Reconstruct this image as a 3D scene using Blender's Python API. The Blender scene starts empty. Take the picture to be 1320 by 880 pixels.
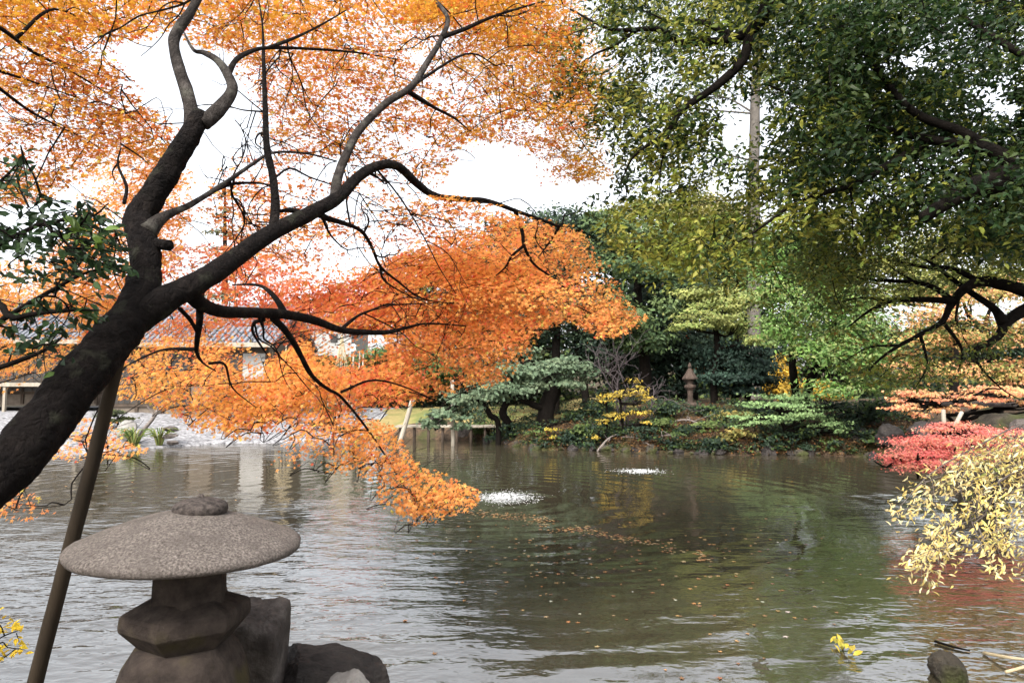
import bpy, math, random
import numpy as np
from mathutils import Vector, noise

rng = np.random.default_rng(7)
random.seed(7)
scene = bpy.context.scene
COL = scene.collection

# ------------------------------------------------------------------ camera, world, sun, exposure
F = 880.0                      # focal length in pixels of the 1320 px wide photograph
H = 2.4                        # eye height above the pond
PITCH = math.atan(60 / F)
cd = bpy.data.cameras.new('camera')
cd.lens = 24.0
cd.sensor_width = 36.0
cd.clip_start = 0.05
cd.clip_end = 3000
cam = bpy.data.objects.new('camera', cd)
COL.objects.link(cam)
cam.location = (0, 0, H)
cam.rotation_euler = (math.radians(90) + PITCH, 0, 0)
scene.camera = cam

SUN_EL = math.radians(46)
SUN_AZ = math.radians(202)     # clockwise from +Y: behind the camera, to the left
world = bpy.data.worlds.new('World')
scene.world = world
world.use_nodes = True
nt = world.node_tree
nt.nodes.clear()
sky = nt.nodes.new('ShaderNodeTexSky')
sky.sky_type = 'NISHITA'
sky.sun_disc = False
sky.sun_elevation = SUN_EL
sky.sun_rotation = SUN_AZ
sky.dust_density = 4.0
sky.air_density = 1.0
hsv = nt.nodes.new('ShaderNodeHueSaturation')      # overcast: the blue is veiled by cloud
hsv.inputs['Saturation'].default_value = 0.22
hsv.inputs['Value'].default_value = 1.45            # the cloud veil in front of the eye is brighter than clear blue sky
bg = nt.nodes.new('ShaderNodeBackground')
bg.inputs['Strength'].default_value = 0.15
wo = nt.nodes.new('ShaderNodeOutputWorld')
nt.links.new(sky.outputs[0], hsv.inputs['Color'])
nt.links.new(hsv.outputs[0], bg.inputs['Color'])
nt.links.new(bg.outputs[0], wo.inputs['Surface'])

sd = bpy.data.lights.new('sun', 'SUN')
sd.energy = 1.5
sd.angle = math.radians(11)
sd.color = (1.0, 0.95, 0.87)
sun = bpy.data.objects.new('sun', sd)
COL.objects.link(sun)
sdir = Vector((math.sin(SUN_AZ) * math.cos(SUN_EL), math.cos(SUN_AZ) * math.cos(SUN_EL), math.sin(SUN_EL)))
sun.rotation_euler = sdir.to_track_quat('Z', 'Y').to_euler()

vs = scene.view_settings
vs.view_transform = 'Standard'
vs.look = 'None'
vs.exposure = 1.25
vs.gamma = 1.0
vs.use_curve_mapping = False
scene.render.engine = 'CYCLES'
scene.cycles.use_denoising = True
scene.cycles.max_bounces = 8
scene.cycles.transparent_max_bounces = 8

# ------------------------------------------------------------------ pixel <-> world
CA, SA = math.cos(PITCH), math.sin(PITCH)


def at(px, py, Y):
    px = np.asarray(px, float); py = np.asarray(py, float); Y = np.asarray(Y, float)
    u = (px - 660) / F; v = (440 - py) / F
    dy = CA - v * SA; dz = SA + v * CA
    t = Y / dy
    return np.stack([u * t, Y + 0 * t, H + dz * t], -1)


def pxm(py, Y):
    """metres covered by one photo pixel at depth Y"""
    v = (440 - py) / F
    return Y / (CA - v * SA) / F


def wat(px, py, z=0.0):
    u = (px - 660) / F; v = (440 - py) / F
    t = (z - H) / (SA + v * CA)
    return np.array([u * t, (CA - v * SA) * t, z])


def proj(p):
    p = np.asarray(p, float)
    x = p[..., 0]; y = p[..., 1]; z = p[..., 2] - H
    d = y * CA + z * SA
    w = -y * SA + z * CA
    return np.stack([660 + F * x / d, 440 - F * w / d], -1)


# ------------------------------------------------------------------ mesh builder
ORIGIN = {}


class MB:
    def __init__(self):
        self.v = []; self.f = []; self.c = []; self.n = 0

    def add(self, v, faces, col=None):
        """faces: list of (M,k) int arrays"""
        v = np.asarray(v, float).reshape(-1, 3)
        for fa in faces:
            fa = np.asarray(fa, int)
            if len(fa):
                self.f.append(fa + self.n)
        self.v.append(v)
        if col is None:
            col = np.ones((len(v), 3)) * 0.5
        col = np.asarray(col, float)
        if col.ndim == 1:
            col = np.tile(col, (len(v), 1))
        self.c.append(col)
        self.n += len(v)

    def build(self, name, mat, parent=None, smooth=False, loc=None):
        V = np.concatenate(self.v) if self.v else np.zeros((0, 3))
        if parent is not None:
            off = np.array(ORIGIN.get(parent.name, tuple(parent.location)))
        elif loc is not None:
            off = np.array(loc, float)
        else:
            off = np.zeros(3)
        V = V - off
        me = bpy.data.meshes.new(name)
        nl = sum(f.size for f in self.f); nf = sum(len(f) for f in self.f)
        me.vertices.add(len(V))
        me.vertices.foreach_set('co', V.astype(np.float32).ravel())
        me.loops.add(nl)
        me.polygons.add(nf)
        me.loops.foreach_set('vertex_index', np.concatenate([f.ravel() for f in self.f]).astype(np.int32))
        tot = np.concatenate([np.full(len(f), f.shape[1]) for f in self.f])
        st = np.concatenate([[0], np.cumsum(tot)[:-1]])
        me.polygons.foreach_set('loop_start', st.astype(np.int32))
        me.polygons.foreach_set('loop_total', tot.astype(np.int32))
        me.polygons.foreach_set('use_smooth', np.full(nf, bool(smooth)))
        C = np.concatenate(self.c)
        at_ = me.color_attributes.new('Col', 'FLOAT_COLOR', 'POINT')
        at_.data.foreach_set('color', np.concatenate([C, np.ones((len(C), 1))], 1).astype(np.float32).ravel())
        me.update(calc_edges=True)
        me.validate()
        me.materials.append(mat)
        o = bpy.data.objects.new(name, me)
        COL.objects.link(o)
        if parent is not None:
            o.parent = parent
            ORIGIN[o.name] = tuple(off)
        elif loc is not None:
            o.location = loc
        return o


def tag(o, label=None, cat=None, group=None, kind=None):
    if label: o['label'] = label
    if cat: o['category'] = cat
    if group: o['group'] = group
    if kind: o['kind'] = kind
    return o


def empty(name, loc, label, cat, group=None):
    o = bpy.data.objects.new(name, None)
    COL.objects.link(o)
    o.empty_display_size = 0.2
    o.location = [float(a) for a in loc]
    return tag(o, label, cat, group)


def norm(a):
    return a / np.maximum(np.linalg.norm(a, axis=-1, keepdims=True), 1e-9)


def catmull(P, n):
    P = np.asarray(P, float)
    if len(P) < 3:
        t = np.linspace(0, 1, n * (len(P) - 1) + 1)[:, None]
        return P[0] * (1 - t) + P[-1] * t
    Q = np.vstack([2 * P[0] - P[1], P, 2 * P[-1] - P[-2]])
    out = []
    for i in range(len(P) - 1):
        p0, p1, p2, p3 = Q[i:i + 4]
        for t in np.arange(n) / n:
            out.append(0.5 * (2 * p1 + (p2 - p0) * t + (2 * p0 - 5 * p1 + 4 * p2 - p3) * t * t + (3 * p1 - p0 - 3 * p2 + p3) * t ** 3))
    out.append(P[-1])
    return np.array(out)


def tube(mb, path, rad, seg=8, sub=6, rough=0.0, freq=6.0, col=None, cap=True, fine=0.0):
    path = np.asarray(path, float)
    PR = np.concatenate([path, np.asarray(rad, float)[:, None] * np.ones((len(path), 1))], 1)
    PR = catmull(PR, sub) if sub > 1 else PR
    P = PR[:, :3]; R = np.maximum(PR[:, 3], 0.0008)
    T = norm(np.gradient(P, axis=0))
    up = np.array([0.13, 0.27, 1.0])
    if abs(T[0] @ norm(up)) > 0.95:
        up = np.array([1.0, 0.2, 0.1])
    N = np.zeros_like(P)
    n = norm(up - T[0] * (up @ T[0]))
    for i in range(len(P)):
        n = norm(n - T[i] * (n @ T[i])); N[i] = n
    B = np.cross(T, N)
    th = np.arange(seg) * 2 * math.pi / seg
    ring = N[:, None, :] * np.cos(th)[None, :, None] + B[:, None, :] * np.sin(th)[None, :, None]
    rr = np.repeat(R[:, None], seg, 1)
    if rough > 0:
        for i in range(len(P)):
            for j in range(seg):
                q = P[i] * freq + ring[i, j] * R[i] * freq * 1.5
                s = noise.noise(Vector(q)) + 0.5 * noise.noise(Vector(q * 2.7)) + fine * abs(noise.noise(Vector((q[0] * 6, q[1] * 6, q[2] * 3))))
                rr[i, j] *= 1 + rough * s
    V = (P[:, None, :] + ring * rr[..., None]).reshape(-1, 3)
    m = len(P)
    i = np.arange(m - 1)[:, None]; j = np.arange(seg)[None, :]
    a = i * seg + j; b = i * seg + (j + 1) % seg
    quads = np.stack([a, b, b + seg, a + seg], -1).reshape(-1, 4)
    faces = [quads]
    if cap:
        V = np.vstack([V, P[0] - T[0] * R[0] * .2, P[-1] + T[-1] * R[-1] * .4])
        c0 = m * seg; c1 = c0 + 1
        jj = np.arange(seg)
        faces.append(np.stack([(jj + 1) % seg, jj, np.full(seg, c0)], -1))
        faces.append(np.stack([(m - 1) * seg + jj, (m - 1) * seg + (jj + 1) % seg, np.full(seg, c1)], -1))
    mb.add(V, faces, col)
    return P, R


def pxpath(pts):
    """pts: (px, py, r_px, Y) -> world points and radii"""
    a = np.array(pts, float)
    P = at(a[:, 0], a[:, 1], a[:, 3])
    R = np.array([r * pxm(y, Y) for x, y, r, Y in pts])
    return P, R


def box(mb, x0, x1, y0, y1, z0, z1, col=None, M=None):
    v = np.array([[x, y, z] for z in (z0, z1) for y in (y0, y1) for x in (x0, x1)], float)
    if M is not None:
        v = M(v)
    mb.add(v, [np.array([[0, 2, 3, 1], [4, 5, 7, 6], [0, 1, 5, 4], [2, 6, 7, 3], [0, 4, 6, 2], [1, 3, 7, 5]])], col)


def bev(o, w, seg=2):
    m = o.modifiers.new('bevel', 'BEVEL'); m.width = w; m.segments = seg; m.limit_method = 'ANGLE'
    return o


# ------------------------------------------------------------------ leaves
def _maple():
    A = [(-178, .16), (-128, .62), (-95, .30), (-62, .92), (-30, .40), (0, 1.05), (30, .40), (62, .92), (95, .30), (128, .62), (178, .16)]
    p = np.array([[r * math.cos(math.radians(a)), r * math.sin(math.radians(a)), 0] for a, r in A])
    p[:, 2] = -0.22 * (p[:, 0] ** 2 + p[:, 1] ** 2)
    return p * 0.5


MAPLE = _maple()
OVAL = np.array([[-.5, 0, -.05], [-.2, -.20, .02], [.15, -.19, .03], [.5, 0, -.12], [.15, .19, .03], [-.2, .20, .02]])
SLIM = np.array([[-.5, 0, -.04], [-.15, -.12, .02], [.12, -.12, .02], [.5, 0, -.16], [.12, .12, .02], [-.15, .12, .02]])
TUFT = np.array([[-.5, -.02, 0], [-.12, -.3, .05], [.5, .04, -.08], [.05, .32, .05]])
STRAP = np.array([[-.5, -.05, 0], [0, -.06, .1], [.5, 0, -.1], [0, .06, .1]])


def leaves(mb, tm, pos, nrm, size, col, tang=None):
    N = len(pos)
    if N == 0: return
    nrm = norm(nrm)
    t = rng.normal(size=(N, 3)) if tang is None else np.array(tang) + rng.normal(size=(N, 3)) * .45
    t = norm(t - nrm * (t * nrm).sum(1, keepdims=True))
    b = np.cross(nrm, t)
    size = np.asarray(size).reshape(-1, 1, 1)
    V = pos[:, None, :] + size * (tm[None, :, 0:1] * t[:, None, :] + tm[None, :, 1:2] * b[:, None, :] + tm[None, :, 2:3] * nrm[:, None, :])
    k = len(tm)
    Fa = np.arange(N)[:, None] * k + np.arange(k)[None, :]
    mb.add(V.reshape(-1, 3), [Fa], np.repeat(col, k, 0))


def pick(pal, n, jit=.12):
    pal = np.array(pal, float)
    c = pal[rng.integers(0, len(pal), n)]
    return np.clip(c * (1 + rng.normal(size=(n, 1)) * jit) * (1 + rng.normal(size=(n, 3)) * jit * .35), 0.004, .95)


def inpoly(p, poly):
    x, y = p[:, 0], p[:, 1]
    r = np.zeros(len(p), bool)
    q = np.array(poly, float)
    for (x1, y1), (x2, y2) in zip(q, np.roll(q, -1, 0)):
        c = ((y1 > y) != (y2 > y)) & (x < (x2 - x1) * (y - y1) / (y2 - y1 + 1e-12) + x1)
        r ^= c
    return r


def area(poly):
    q = np.array(poly, float); r = np.roll(q, -1, 0)
    return abs((q[:, 0] * r[:, 1] - q[:, 1] * r[:, 0]).sum()) / 2


def poly_pts(poly, n, holes=()):
    q = np.array(poly, float)
    lo, hi = q.min(0), q.max(0)
    out = np.zeros((0, 2)); k = 0
    while len(out) < n and k < 60:
        p = lo + rng.random((n * 2 + 20, 2)) * (hi - lo)
        m = inpoly(p, poly)
        for h in holes:
            m &= ~inpoly(p, h)
        out = np.vstack([out, p[m]]); k += 1
    return out[:n]


def nz(p, f, off=0.0):
    return np.array([noise.noise(Vector((a[0] * f + off, a[1] * f, a[2] * f))) for a in p])


# ------------------------------------------------------------------ materials
def mat(name):
    m = bpy.data.materials.new(name)
    m.use_nodes = True
    n = m.node_tree
    n.nodes.clear()
    out = n.nodes.new('ShaderNodeOutputMaterial')
    return m, n, out


def leaf_mat(name, trans=.4, gloss=.05, rough=.45):
    m, n, out = mat(name)
    a = n.nodes.new('ShaderNodeAttribute'); a.attribute_name = 'Col'
    p = n.nodes.new('ShaderNodeBsdfPrincipled')
    p.inputs['Roughness'].default_value = rough
    p.inputs['Specular IOR Level'].default_value = gloss
    t = n.nodes.new('ShaderNodeBsdfTranslucent')
    x = n.nodes.new('ShaderNodeMixShader'); x.inputs[0].default_value = trans
    n.links.new(a.outputs['Color'], p.inputs['Base Color'])
    n.links.new(a.outputs['Color'], t.inputs['Color'])
    n.links.new(p.outputs[0], x.inputs[1]); n.links.new(t.outputs[0], x.inputs[2])
    n.links.new(x.outputs[0], out.inputs['Surface'])
    return m


def rough_mat(name, stops, scale=6.0, detail=8, rough=.9, bump=.4, bdist=.02, bscale=None, stretch=(1, 1, 1), attr=False, second=None, spec=.3, crack=0.0):
    """noise-coloured surface; stops: [(pos, rgb)...]; second: (rgb, scale, lo, hi) patches such as lichen or moss"""
    m, n, out = mat(name)
    tc = n.nodes.new('ShaderNodeTexCoord')
    mp = n.nodes.new('ShaderNodeMapping'); mp.inputs['Scale'].default_value = stretch
    n.links.new(tc.outputs['Object'], mp.inputs[0])
    no = n.nodes.new('ShaderNodeTexNoise'); no.inputs['Scale'].default_value = scale
    no.inputs['Detail'].default_value = detail; no.inputs['Roughness'].default_value = .65
    n.links.new(mp.outputs[0], no.inputs['Vector'])
    r = n.nodes.new('ShaderNodeValToRGB')
    els = r.color_ramp.elements
    while len(els) < len(stops): els.new(.5)
    for e, (p, c) in zip(els, stops):
        e.position = p; e.color = (*c, 1)
    n.links.new(no.outputs['Fac'], r.inputs[0])
    colr = r.outputs[0]
    if second:
        rgb, sc2, lo, hi = second
        n2 = n.nodes.new('ShaderNodeTexNoise'); n2.inputs['Scale'].default_value = sc2; n2.inputs['Detail'].default_value = 6
        n.links.new(tc.outputs['Object'], n2.inputs['Vector'])
        mr = n.nodes.new('ShaderNodeMapRange'); mr.inputs[1].default_value = lo; mr.inputs[2].default_value = hi
        n.links.new(n2.outputs['Fac'], mr.inputs[0])
        mx = n.nodes.new('ShaderNodeMix'); mx.data_type = 'RGBA'
        n.links.new(mr.outputs[0], mx.inputs[0]); n.links.new(colr, mx.inputs[6]); mx.inputs[7].default_value = (*rgb, 1)
        colr = mx.outputs[2]
    p = n.nodes.new('ShaderNodeBsdfPrincipled')
    p.inputs['Roughness'].default_value = rough
    p.inputs['Specular IOR Level'].default_value = spec
    n.links.new(colr, p.inputs['Base Color'])
    bn = n.nodes.new('ShaderNodeTexNoise'); bn.inputs['Scale'].default_value = bscale or scale * 3
    bn.inputs['Detail'].default_value = 8; bn.inputs['Roughness'].default_value = .7
    n.links.new(mp.outputs[0], bn.inputs['Vector'])
    b = n.nodes.new('ShaderNodeBump'); b.inputs['Strength'].default_value = bump; b.inputs['Distance'].default_value = bdist
    hgt = bn.outputs['Fac']
    if crack:        # fissured bark: plates split by dark furrows
        wn = n.nodes.new('ShaderNodeTexNoise'); wn.inputs['Scale'].default_value = 9; wn.inputs['Detail'].default_value = 3
        n.links.new(tc.outputs['Object'], wn.inputs['Vector'])
        va = n.nodes.new('ShaderNodeVectorMath'); va.operation = 'MULTIPLY_ADD'
        va.inputs[1].default_value = (.10, .10, .10)
        n.links.new(wn.outputs['Color'], va.inputs[0]); n.links.new(tc.outputs['Object'], va.inputs[2])
        vo = n.nodes.new('ShaderNodeTexVoronoi'); vo.feature = 'DISTANCE_TO_EDGE'; vo.inputs['Scale'].default_value = crack
        n.links.new(va.outputs[0], vo.inputs['Vector'])
        mr2 = n.nodes.new('ShaderNodeMapRange'); mr2.inputs[2].default_value = .16
        n.links.new(vo.outputs['Distance'], mr2.inputs[0])
        ad = n.nodes.new('ShaderNodeMath'); ad.operation = 'MULTIPLY_ADD'; ad.inputs[1].default_value = .12
        n.links.new(mr2.outputs[0], ad.inputs[0]); n.links.new(hgt, ad.inputs[2]); hgt = ad.outputs[0]
    n.links.new(hgt, b.inputs['Height'])
    n.links.new(b.outputs[0], p.inputs['Normal'])
    n.links.new(p.outputs[0], out.inputs['Surface'])
    return m


M_MAPLE = leaf_mat('maple_leaf', .55, .15, .5)
M_GLOSSY = leaf_mat('glossy_leaf', .42, .22, .4)
M_FAR = leaf_mat('far_leaf', .3, .15, .5)
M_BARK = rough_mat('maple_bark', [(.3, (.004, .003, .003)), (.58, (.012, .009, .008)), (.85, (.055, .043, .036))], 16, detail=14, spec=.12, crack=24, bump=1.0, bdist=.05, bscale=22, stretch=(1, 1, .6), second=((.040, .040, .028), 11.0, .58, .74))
M_DARKBARK = rough_mat('dark_bark', [(.3, (.003, .0025, .002)), (.7, (.013, .010, .008))], 12, spec=.08, bump=.8, bdist=.02)
M_PALEBARK = rough_mat('pale_bark', [(.3, (.10, .08, .07)), (.7, (.22, .19, .17))], 12, bump=.6, bdist=.02)
M_LIMB_FLARE = rough_mat('maple_limb_flare_bark', [(.3, (.012, .010, .009)), (.55, (.045, .038, .034)), (.8, (.13, .115, .105))], 16, detail=14, spec=.12, crack=30, bump=.9, bdist=.03, bscale=26, stretch=(1, 1, .6), second=((.09, .085, .07), 9.0, .55, .7))  # paler than the trunk: sky flare on the upper limbs put into the bark colour
M_POLE = rough_mat('weathered_log', [(.3, (.014, .010, .006)), (.7, (.045, .031, .018))], 7, bump=.5, bdist=.008, stretch=(1, 1, .15))
M_POST = rough_mat('grey_post', [(.3, (.20, .17, .13)), (.7, (.36, .32, .26))], 5, bump=.5, bdist=.01, stretch=(1, 1, .2))
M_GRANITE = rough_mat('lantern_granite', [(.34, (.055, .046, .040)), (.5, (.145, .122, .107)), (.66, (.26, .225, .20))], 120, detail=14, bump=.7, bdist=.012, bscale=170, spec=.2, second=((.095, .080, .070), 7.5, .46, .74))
M_GRANITE_SHADE = rough_mat('lantern_granite_mossy_shade', [(.3, (.022, .017, .015)), (.7, (.075, .058, .048))], 18, detail=12, bump=.7, bdist=.012, bscale=50, second=((.06, .05, .022), 5.0, .54, .68), spec=.15)  # mossy patches; darker than the cap because the body's shade is in the colour
M_ROCK = rough_mat('bank_rock', [(.28, (.028, .022, .02)), (.5, (.075, .062, .055)), (.75, (.20, .17, .15))], 7, detail=12, bump=.9, bdist=.03, bscale=16)
M_ROCK_DARK = rough_mat('dark_rock', [(.3, (.010, .008, .008)), (.7, (.045, .037, .032))], 6, detail=12, bump=.8, bdist=.03, bscale=18, spec=.3, rough=.7)
M_ROCK_PALE = rough_mat('pale_rock', [(.3, (.13, .12, .11)), (.7, (.28, .265, .245))], 9, detail=12, bump=.5, bdist=.01, bscale=40)
M_ROCK_MOSS = rough_mat('mossy_rock', [(.3, (.018, .016, .012)), (.7, (.085, .07, .052))], 4, detail=12, bump=.9, bdist=.05, bscale=9, second=((.038, .042, .012), 1.6, .47, .60))
M_PLASTER = rough_mat('white_plaster', [(.3, (.27, .26, .24)), (.7, (.38, .37, .35))], 3, bump=.1)
M_CLAY = rough_mat('brown_clay_wall', [(.3, (.09, .07, .055)), (.7, (.17, .14, .11))], 3, bump=.1)
M_TILE = rough_mat('grey_roof_tile', [(.3, (.10, .105, .12)), (.7, (.23, .24, .265))], 5, bump=.3, rough=.5)
M_TIMBER = rough_mat('dark_timber', [(.3, (.03, .022, .016)), (.7, (.085, .062, .045))], 6, bump=.3, stretch=(1, 1, .2))
M_SHOJI = rough_mat('window_glass', [(.3, (.02, .018, .016)), (.7, (.06, .055, .05))], 2, bump=.05, rough=.3, spec=.3)
M_ROPE = rough_mat('straw_rope', [(.3, (.40, .32, .19)), (.7, (.60, .50, .33))], 8, bump=.2)
M_WHITE = rough_mat('white_paint', [(.3, (.52, .52, .51)), (.7, (.64, .64, .63))], 3, bump=.05, rough=.5)
M_FOAM = rough_mat('white_foam', [(.3, (.75, .78, .80)), (.7, (.88, .90, .92))], 8, bump=.3, rough=.3, spec=.5)
M_FALLEN = leaf_mat('fallen_leaf', .1, .3, .5)


def ground_mat(name, stops, scale, sp=None, bump=.6, bdist=.05, bscale=None):
    return rough_mat(name, stops, scale, bump=bump, bdist=bdist, bscale=bscale, second=sp)


M_EARTH = ground_mat('leafy_earth', [(.28, (.020, .014, .009)), (.5, (.065, .042, .025)), (.74, (.16, .095, .05))], 5.5, ((.045, .045, .014), .8, .48, .62), bump=.9, bdist=.06, bscale=8)
M_GRAVEL = ground_mat('white_gravel', [(.38, (.06, .058, .06)), (.49, (.22, .215, .22)), (.64, (.36, .35, .355))], 5.5, bump=.9, bdist=.06, bscale=6)
M_LAWN = ground_mat('winter_lawn', [(.3, (.19, .15, .055)), (.7, (.32, .25, .10))], 2.2, ((.13, .14, .04), .35, .45, .6), bump=.6, bdist=.05, bscale=18)


def water_mat():
    m, n, out = mat('pond_water')
    L = n.links.new
    geo = n.nodes.new('ShaderNodeNewGeometry')

    def noi(scale, stretch, detail=2, rot=0, dist=0.0):
        mp = n.nodes.new('ShaderNodeMapping')
        mp.inputs['Scale'].default_value = stretch; mp.inputs['Rotation'].default_value = (0, 0, rot)
        L(geo.outputs['Position'], mp.inputs[0])
        t = n.nodes.new('ShaderNodeTexNoise'); t.inputs['Scale'].default_value = scale
        t.inputs['Detail'].default_value = detail; t.inputs['Distortion'].default_value = dist
        L(mp.outputs[0], t.inputs['Vector'])
        return t.outputs['Fac']

    def math_(op, a, b):
        k = n.nodes.new('ShaderNodeMath'); k.operation = op
        for s, v in zip(k.inputs, (a, b)):
            if isinstance(v, (int, float)): s.default_value = v
            else: L(v, s)
        return k.outputs[0]

    h1 = noi(1.7, (.60, 1.6, 1), 2.0, .22, .6)
    h2 = noi(7.5, (.8, 1.35, 1), 2, -.3, .3)
    h3 = noi(.55, (1, 1.4, 1), 1, .1)
    # rings spreading from the aerator
    c = wat(640, 645)
    wv = n.nodes.new('ShaderNodeTexWave'); wv.wave_type = 'RINGS'; wv.rings_direction = 'SPHERICAL'
    mp = n.nodes.new('ShaderNodeMapping'); mp.inputs['Location'].default_value = (-c[0], -c[1], 0); mp.vector_type = 'POINT'
    L(geo.outputs['Position'], mp.inputs[0]); L(mp.outputs[0], wv.inputs['Vector'])
    wv.inputs['Scale'].default_value = .55; wv.inputs['Distortion'].default_value = 3.0
    wv.inputs['Detail'].default_value = 2; wv.inputs['Detail Scale'].default_value = 1.2
    # calm and ruffled patches
    mask = n.nodes.new('ShaderNodeMapRange')
    mask.inputs[1].default_value = .38; mask.inputs[2].default_value = .62
    mask.inputs[3].default_value = .35; mask.inputs[4].default_value = 1.0
    L(noi(.22, (.8, 1.6, 1), 2), mask.inputs[0])
    # the breeze ruffles the water more under the maple than out on the far side
    sx = n.nodes.new('ShaderNodeSeparateXYZ'); L(geo.outputs['Position'], sx.inputs[0])
    gx = n.nodes.new('ShaderNodeMapRange'); gx.inputs[1].default_value = -1.6; gx.inputs[2].default_value = .4
    gx.inputs[3].default_value = 1.0; gx.inputs[4].default_value = .15
    L(sx.outputs[0], gx.inputs[0])
    hh = math_('ADD', math_('MULTIPLY', h1, 1.0), math_('MULTIPLY', h2, .34))
    gy = n.nodes.new('ShaderNodeMapRange'); gy.inputs[1].default_value = 6.0; gy.inputs[2].default_value = 19.0
    gy.inputs[3].default_value = 1.8; gy.inputs[4].default_value = .24
    L(sx.outputs[1], gy.inputs[0])
    gr = n.nodes.new('ShaderNodeMapRange'); gr.inputs[1].default_value = 1.9; gr.inputs[2].default_value = 3.4
    gr.inputs[3].default_value = 0.0; gr.inputs[4].default_value = .45
    L(sx.outputs[0], gr.inputs[0])
    hh = math_('MULTIPLY', hh, math_('MULTIPLY', math_('ADD', gx.outputs[0], gr.outputs[0]), gy.outputs[0]))
    hh = math_('ADD', math_('MULTIPLY', hh, mask.outputs[0]), math_('MULTIPLY', h3, .7))
    hh = math_('ADD', hh, math_('MULTIPLY', wv.outputs['Fac'], .13))
    b = n.nodes.new('ShaderNodeBump'); b.inputs['Strength'].default_value = 1.0; b.inputs['Distance'].default_value = WATER_AMP
    L(hh, b.inputs['Height'])
    p = n.nodes.new('ShaderNodeBsdfPrincipled')
    p.inputs['Roughness'].default_value = .04
    p.inputs['IOR'].default_value = WATER_IOR
    p.inputs['Base Color'].default_value = (.044, .037, .023, 1)
    L(b.outputs[0], p.inputs['Normal'])
    L(p.outputs[0], out.inputs['Surface'])
    return m


WATER_AMP = .030
WATER_IOR = 2.3

# ------------------------------------------------------------------ terrain and pond
far_px = [(-120, 592), (0, 589), (110, 586), (170, 581), (210, 576), (250, 573.5), (330, 571), (400, 569), (470, 567), (540, 565.5),
          (600, 567), (650, 572), (690, 579), (740, 580), (800, 582), (880, 585), (960, 586), (1050, 586), (1110, 588), (1160, 594), (1220, 604), (1300, 622), (1400, 650)]
SHORE = [wat(x, y)[:2] for x, y in far_px]
SHORE += [np.array(p) for p in [(10.8, 11.5), (8.2, 9.0), (6.3, 7.0), (5.2, 5.9), (4.4, 5.2), (3.0, 4.5), (1.2, 4.1), (.1, 3.95), (-1.2, 3.85), (-2.6, 3.7), (-5, 3.6), (-10, 3.8), (-16, 5), (-22, 10), (-24, 18)]]
SHORE = np.array(SHORE)


def shore_dist(X, Y):
    P = np.stack([X.ravel(), Y.ravel()], 1)
    d = np.full(len(P), 1e9)
    for a, b in zip(SHORE, np.roll(SHORE, -1, 0)):
        ab = b - a
        t = np.clip(((P - a) @ ab) / (ab @ ab), 0, 1)
        d = np.minimum(d, np.linalg.norm(P - a - t[:, None] * ab, axis=1))
    return np.where(inpoly(P, SHORE), -d, d).reshape(X.shape)


def sm(a, lo, hi):
    t = np.clip((a - lo) / (hi - lo), 0, 1)
    return t * t * (3 - 2 * t)


def height(X, Y):
    X = np.asarray(X, float); Y = np.asarray(Y, float)
    w = .28 * np.sin(X * 1.7 + .6 * np.sin(Y * 1.1)) + .18 * np.sin(X * 4.1 + 1.3 + Y * 1.9)
    s = shore_dist(X, Y)
    far = sm(Y, 12, 18)
    s = s + w * far * .7
    grav = sm(-X, 4.5, 6.5) * far
    near = 1 - sm(Y, 6.0, 10.0)
    zg = np.minimum(.105 * np.maximum(s, 0), 1.05) + .05
    zf = .55 * sm(s, 0, .6) + .26 * np.clip(s - .5, 0, 5) ** .95
    zf = np.minimum(zf, 1.65)
    lawn = sm(Y, 29.5, 33) * (1 - sm(X, 2.0, 5.0)) * sm(X, -8, -5)
    zf = zf * (1 - lawn) + np.minimum(zf, 1.1) * lawn
    zn = .9 * sm(s, -.1, .7)
    z = (zg * grav + zf * (1 - grav)) * far + (1 - far) * (zn * near + (1 - near) * np.minimum(1.1, .5 * sm(s, 0, .6) + .12 * np.maximum(s, 0)))
    bump = .05 * np.sin(X * 2.3 + 1.1 * np.sin(Y * 1.7)) * np.sin(Y * 2.9 + X) + .06 * np.sin(X * .9 + 2) * np.sin(Y * .7) + .07 * np.sin(X * 5.3 + 2 * np.sin(Y * 3.1)) * np.sin(Y * 6.1 + X * 2.2)
    z = z + bump * sm(s, .2, 1.5) * (1 - grav * .8) * (.35 + .65 * far)
    z = np.where(s < 0, np.maximum(-1.0, s * .55) - .02, z)
    far_hill = sm(Y, 45, 120) * 4
    return z + far_hill


def ground_at(px, py):
    """where the sight line through a photo pixel meets the land"""
    Y = np.arange(20, 60, .1)
    P = at(np.full(len(Y), px), np.full(len(Y), py), Y)
    h = height(P[:, 0][None], P[:, 1][None])[0]
    k = np.argmax(P[:, 2] <= np.maximum(h, 0))
    return np.array([P[k, 0], P[k, 1], max(h[k], 0)])


def gz(x, y):
    return float(height(np.array([[x]]), np.array([[y]]))[0, 0])


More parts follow.
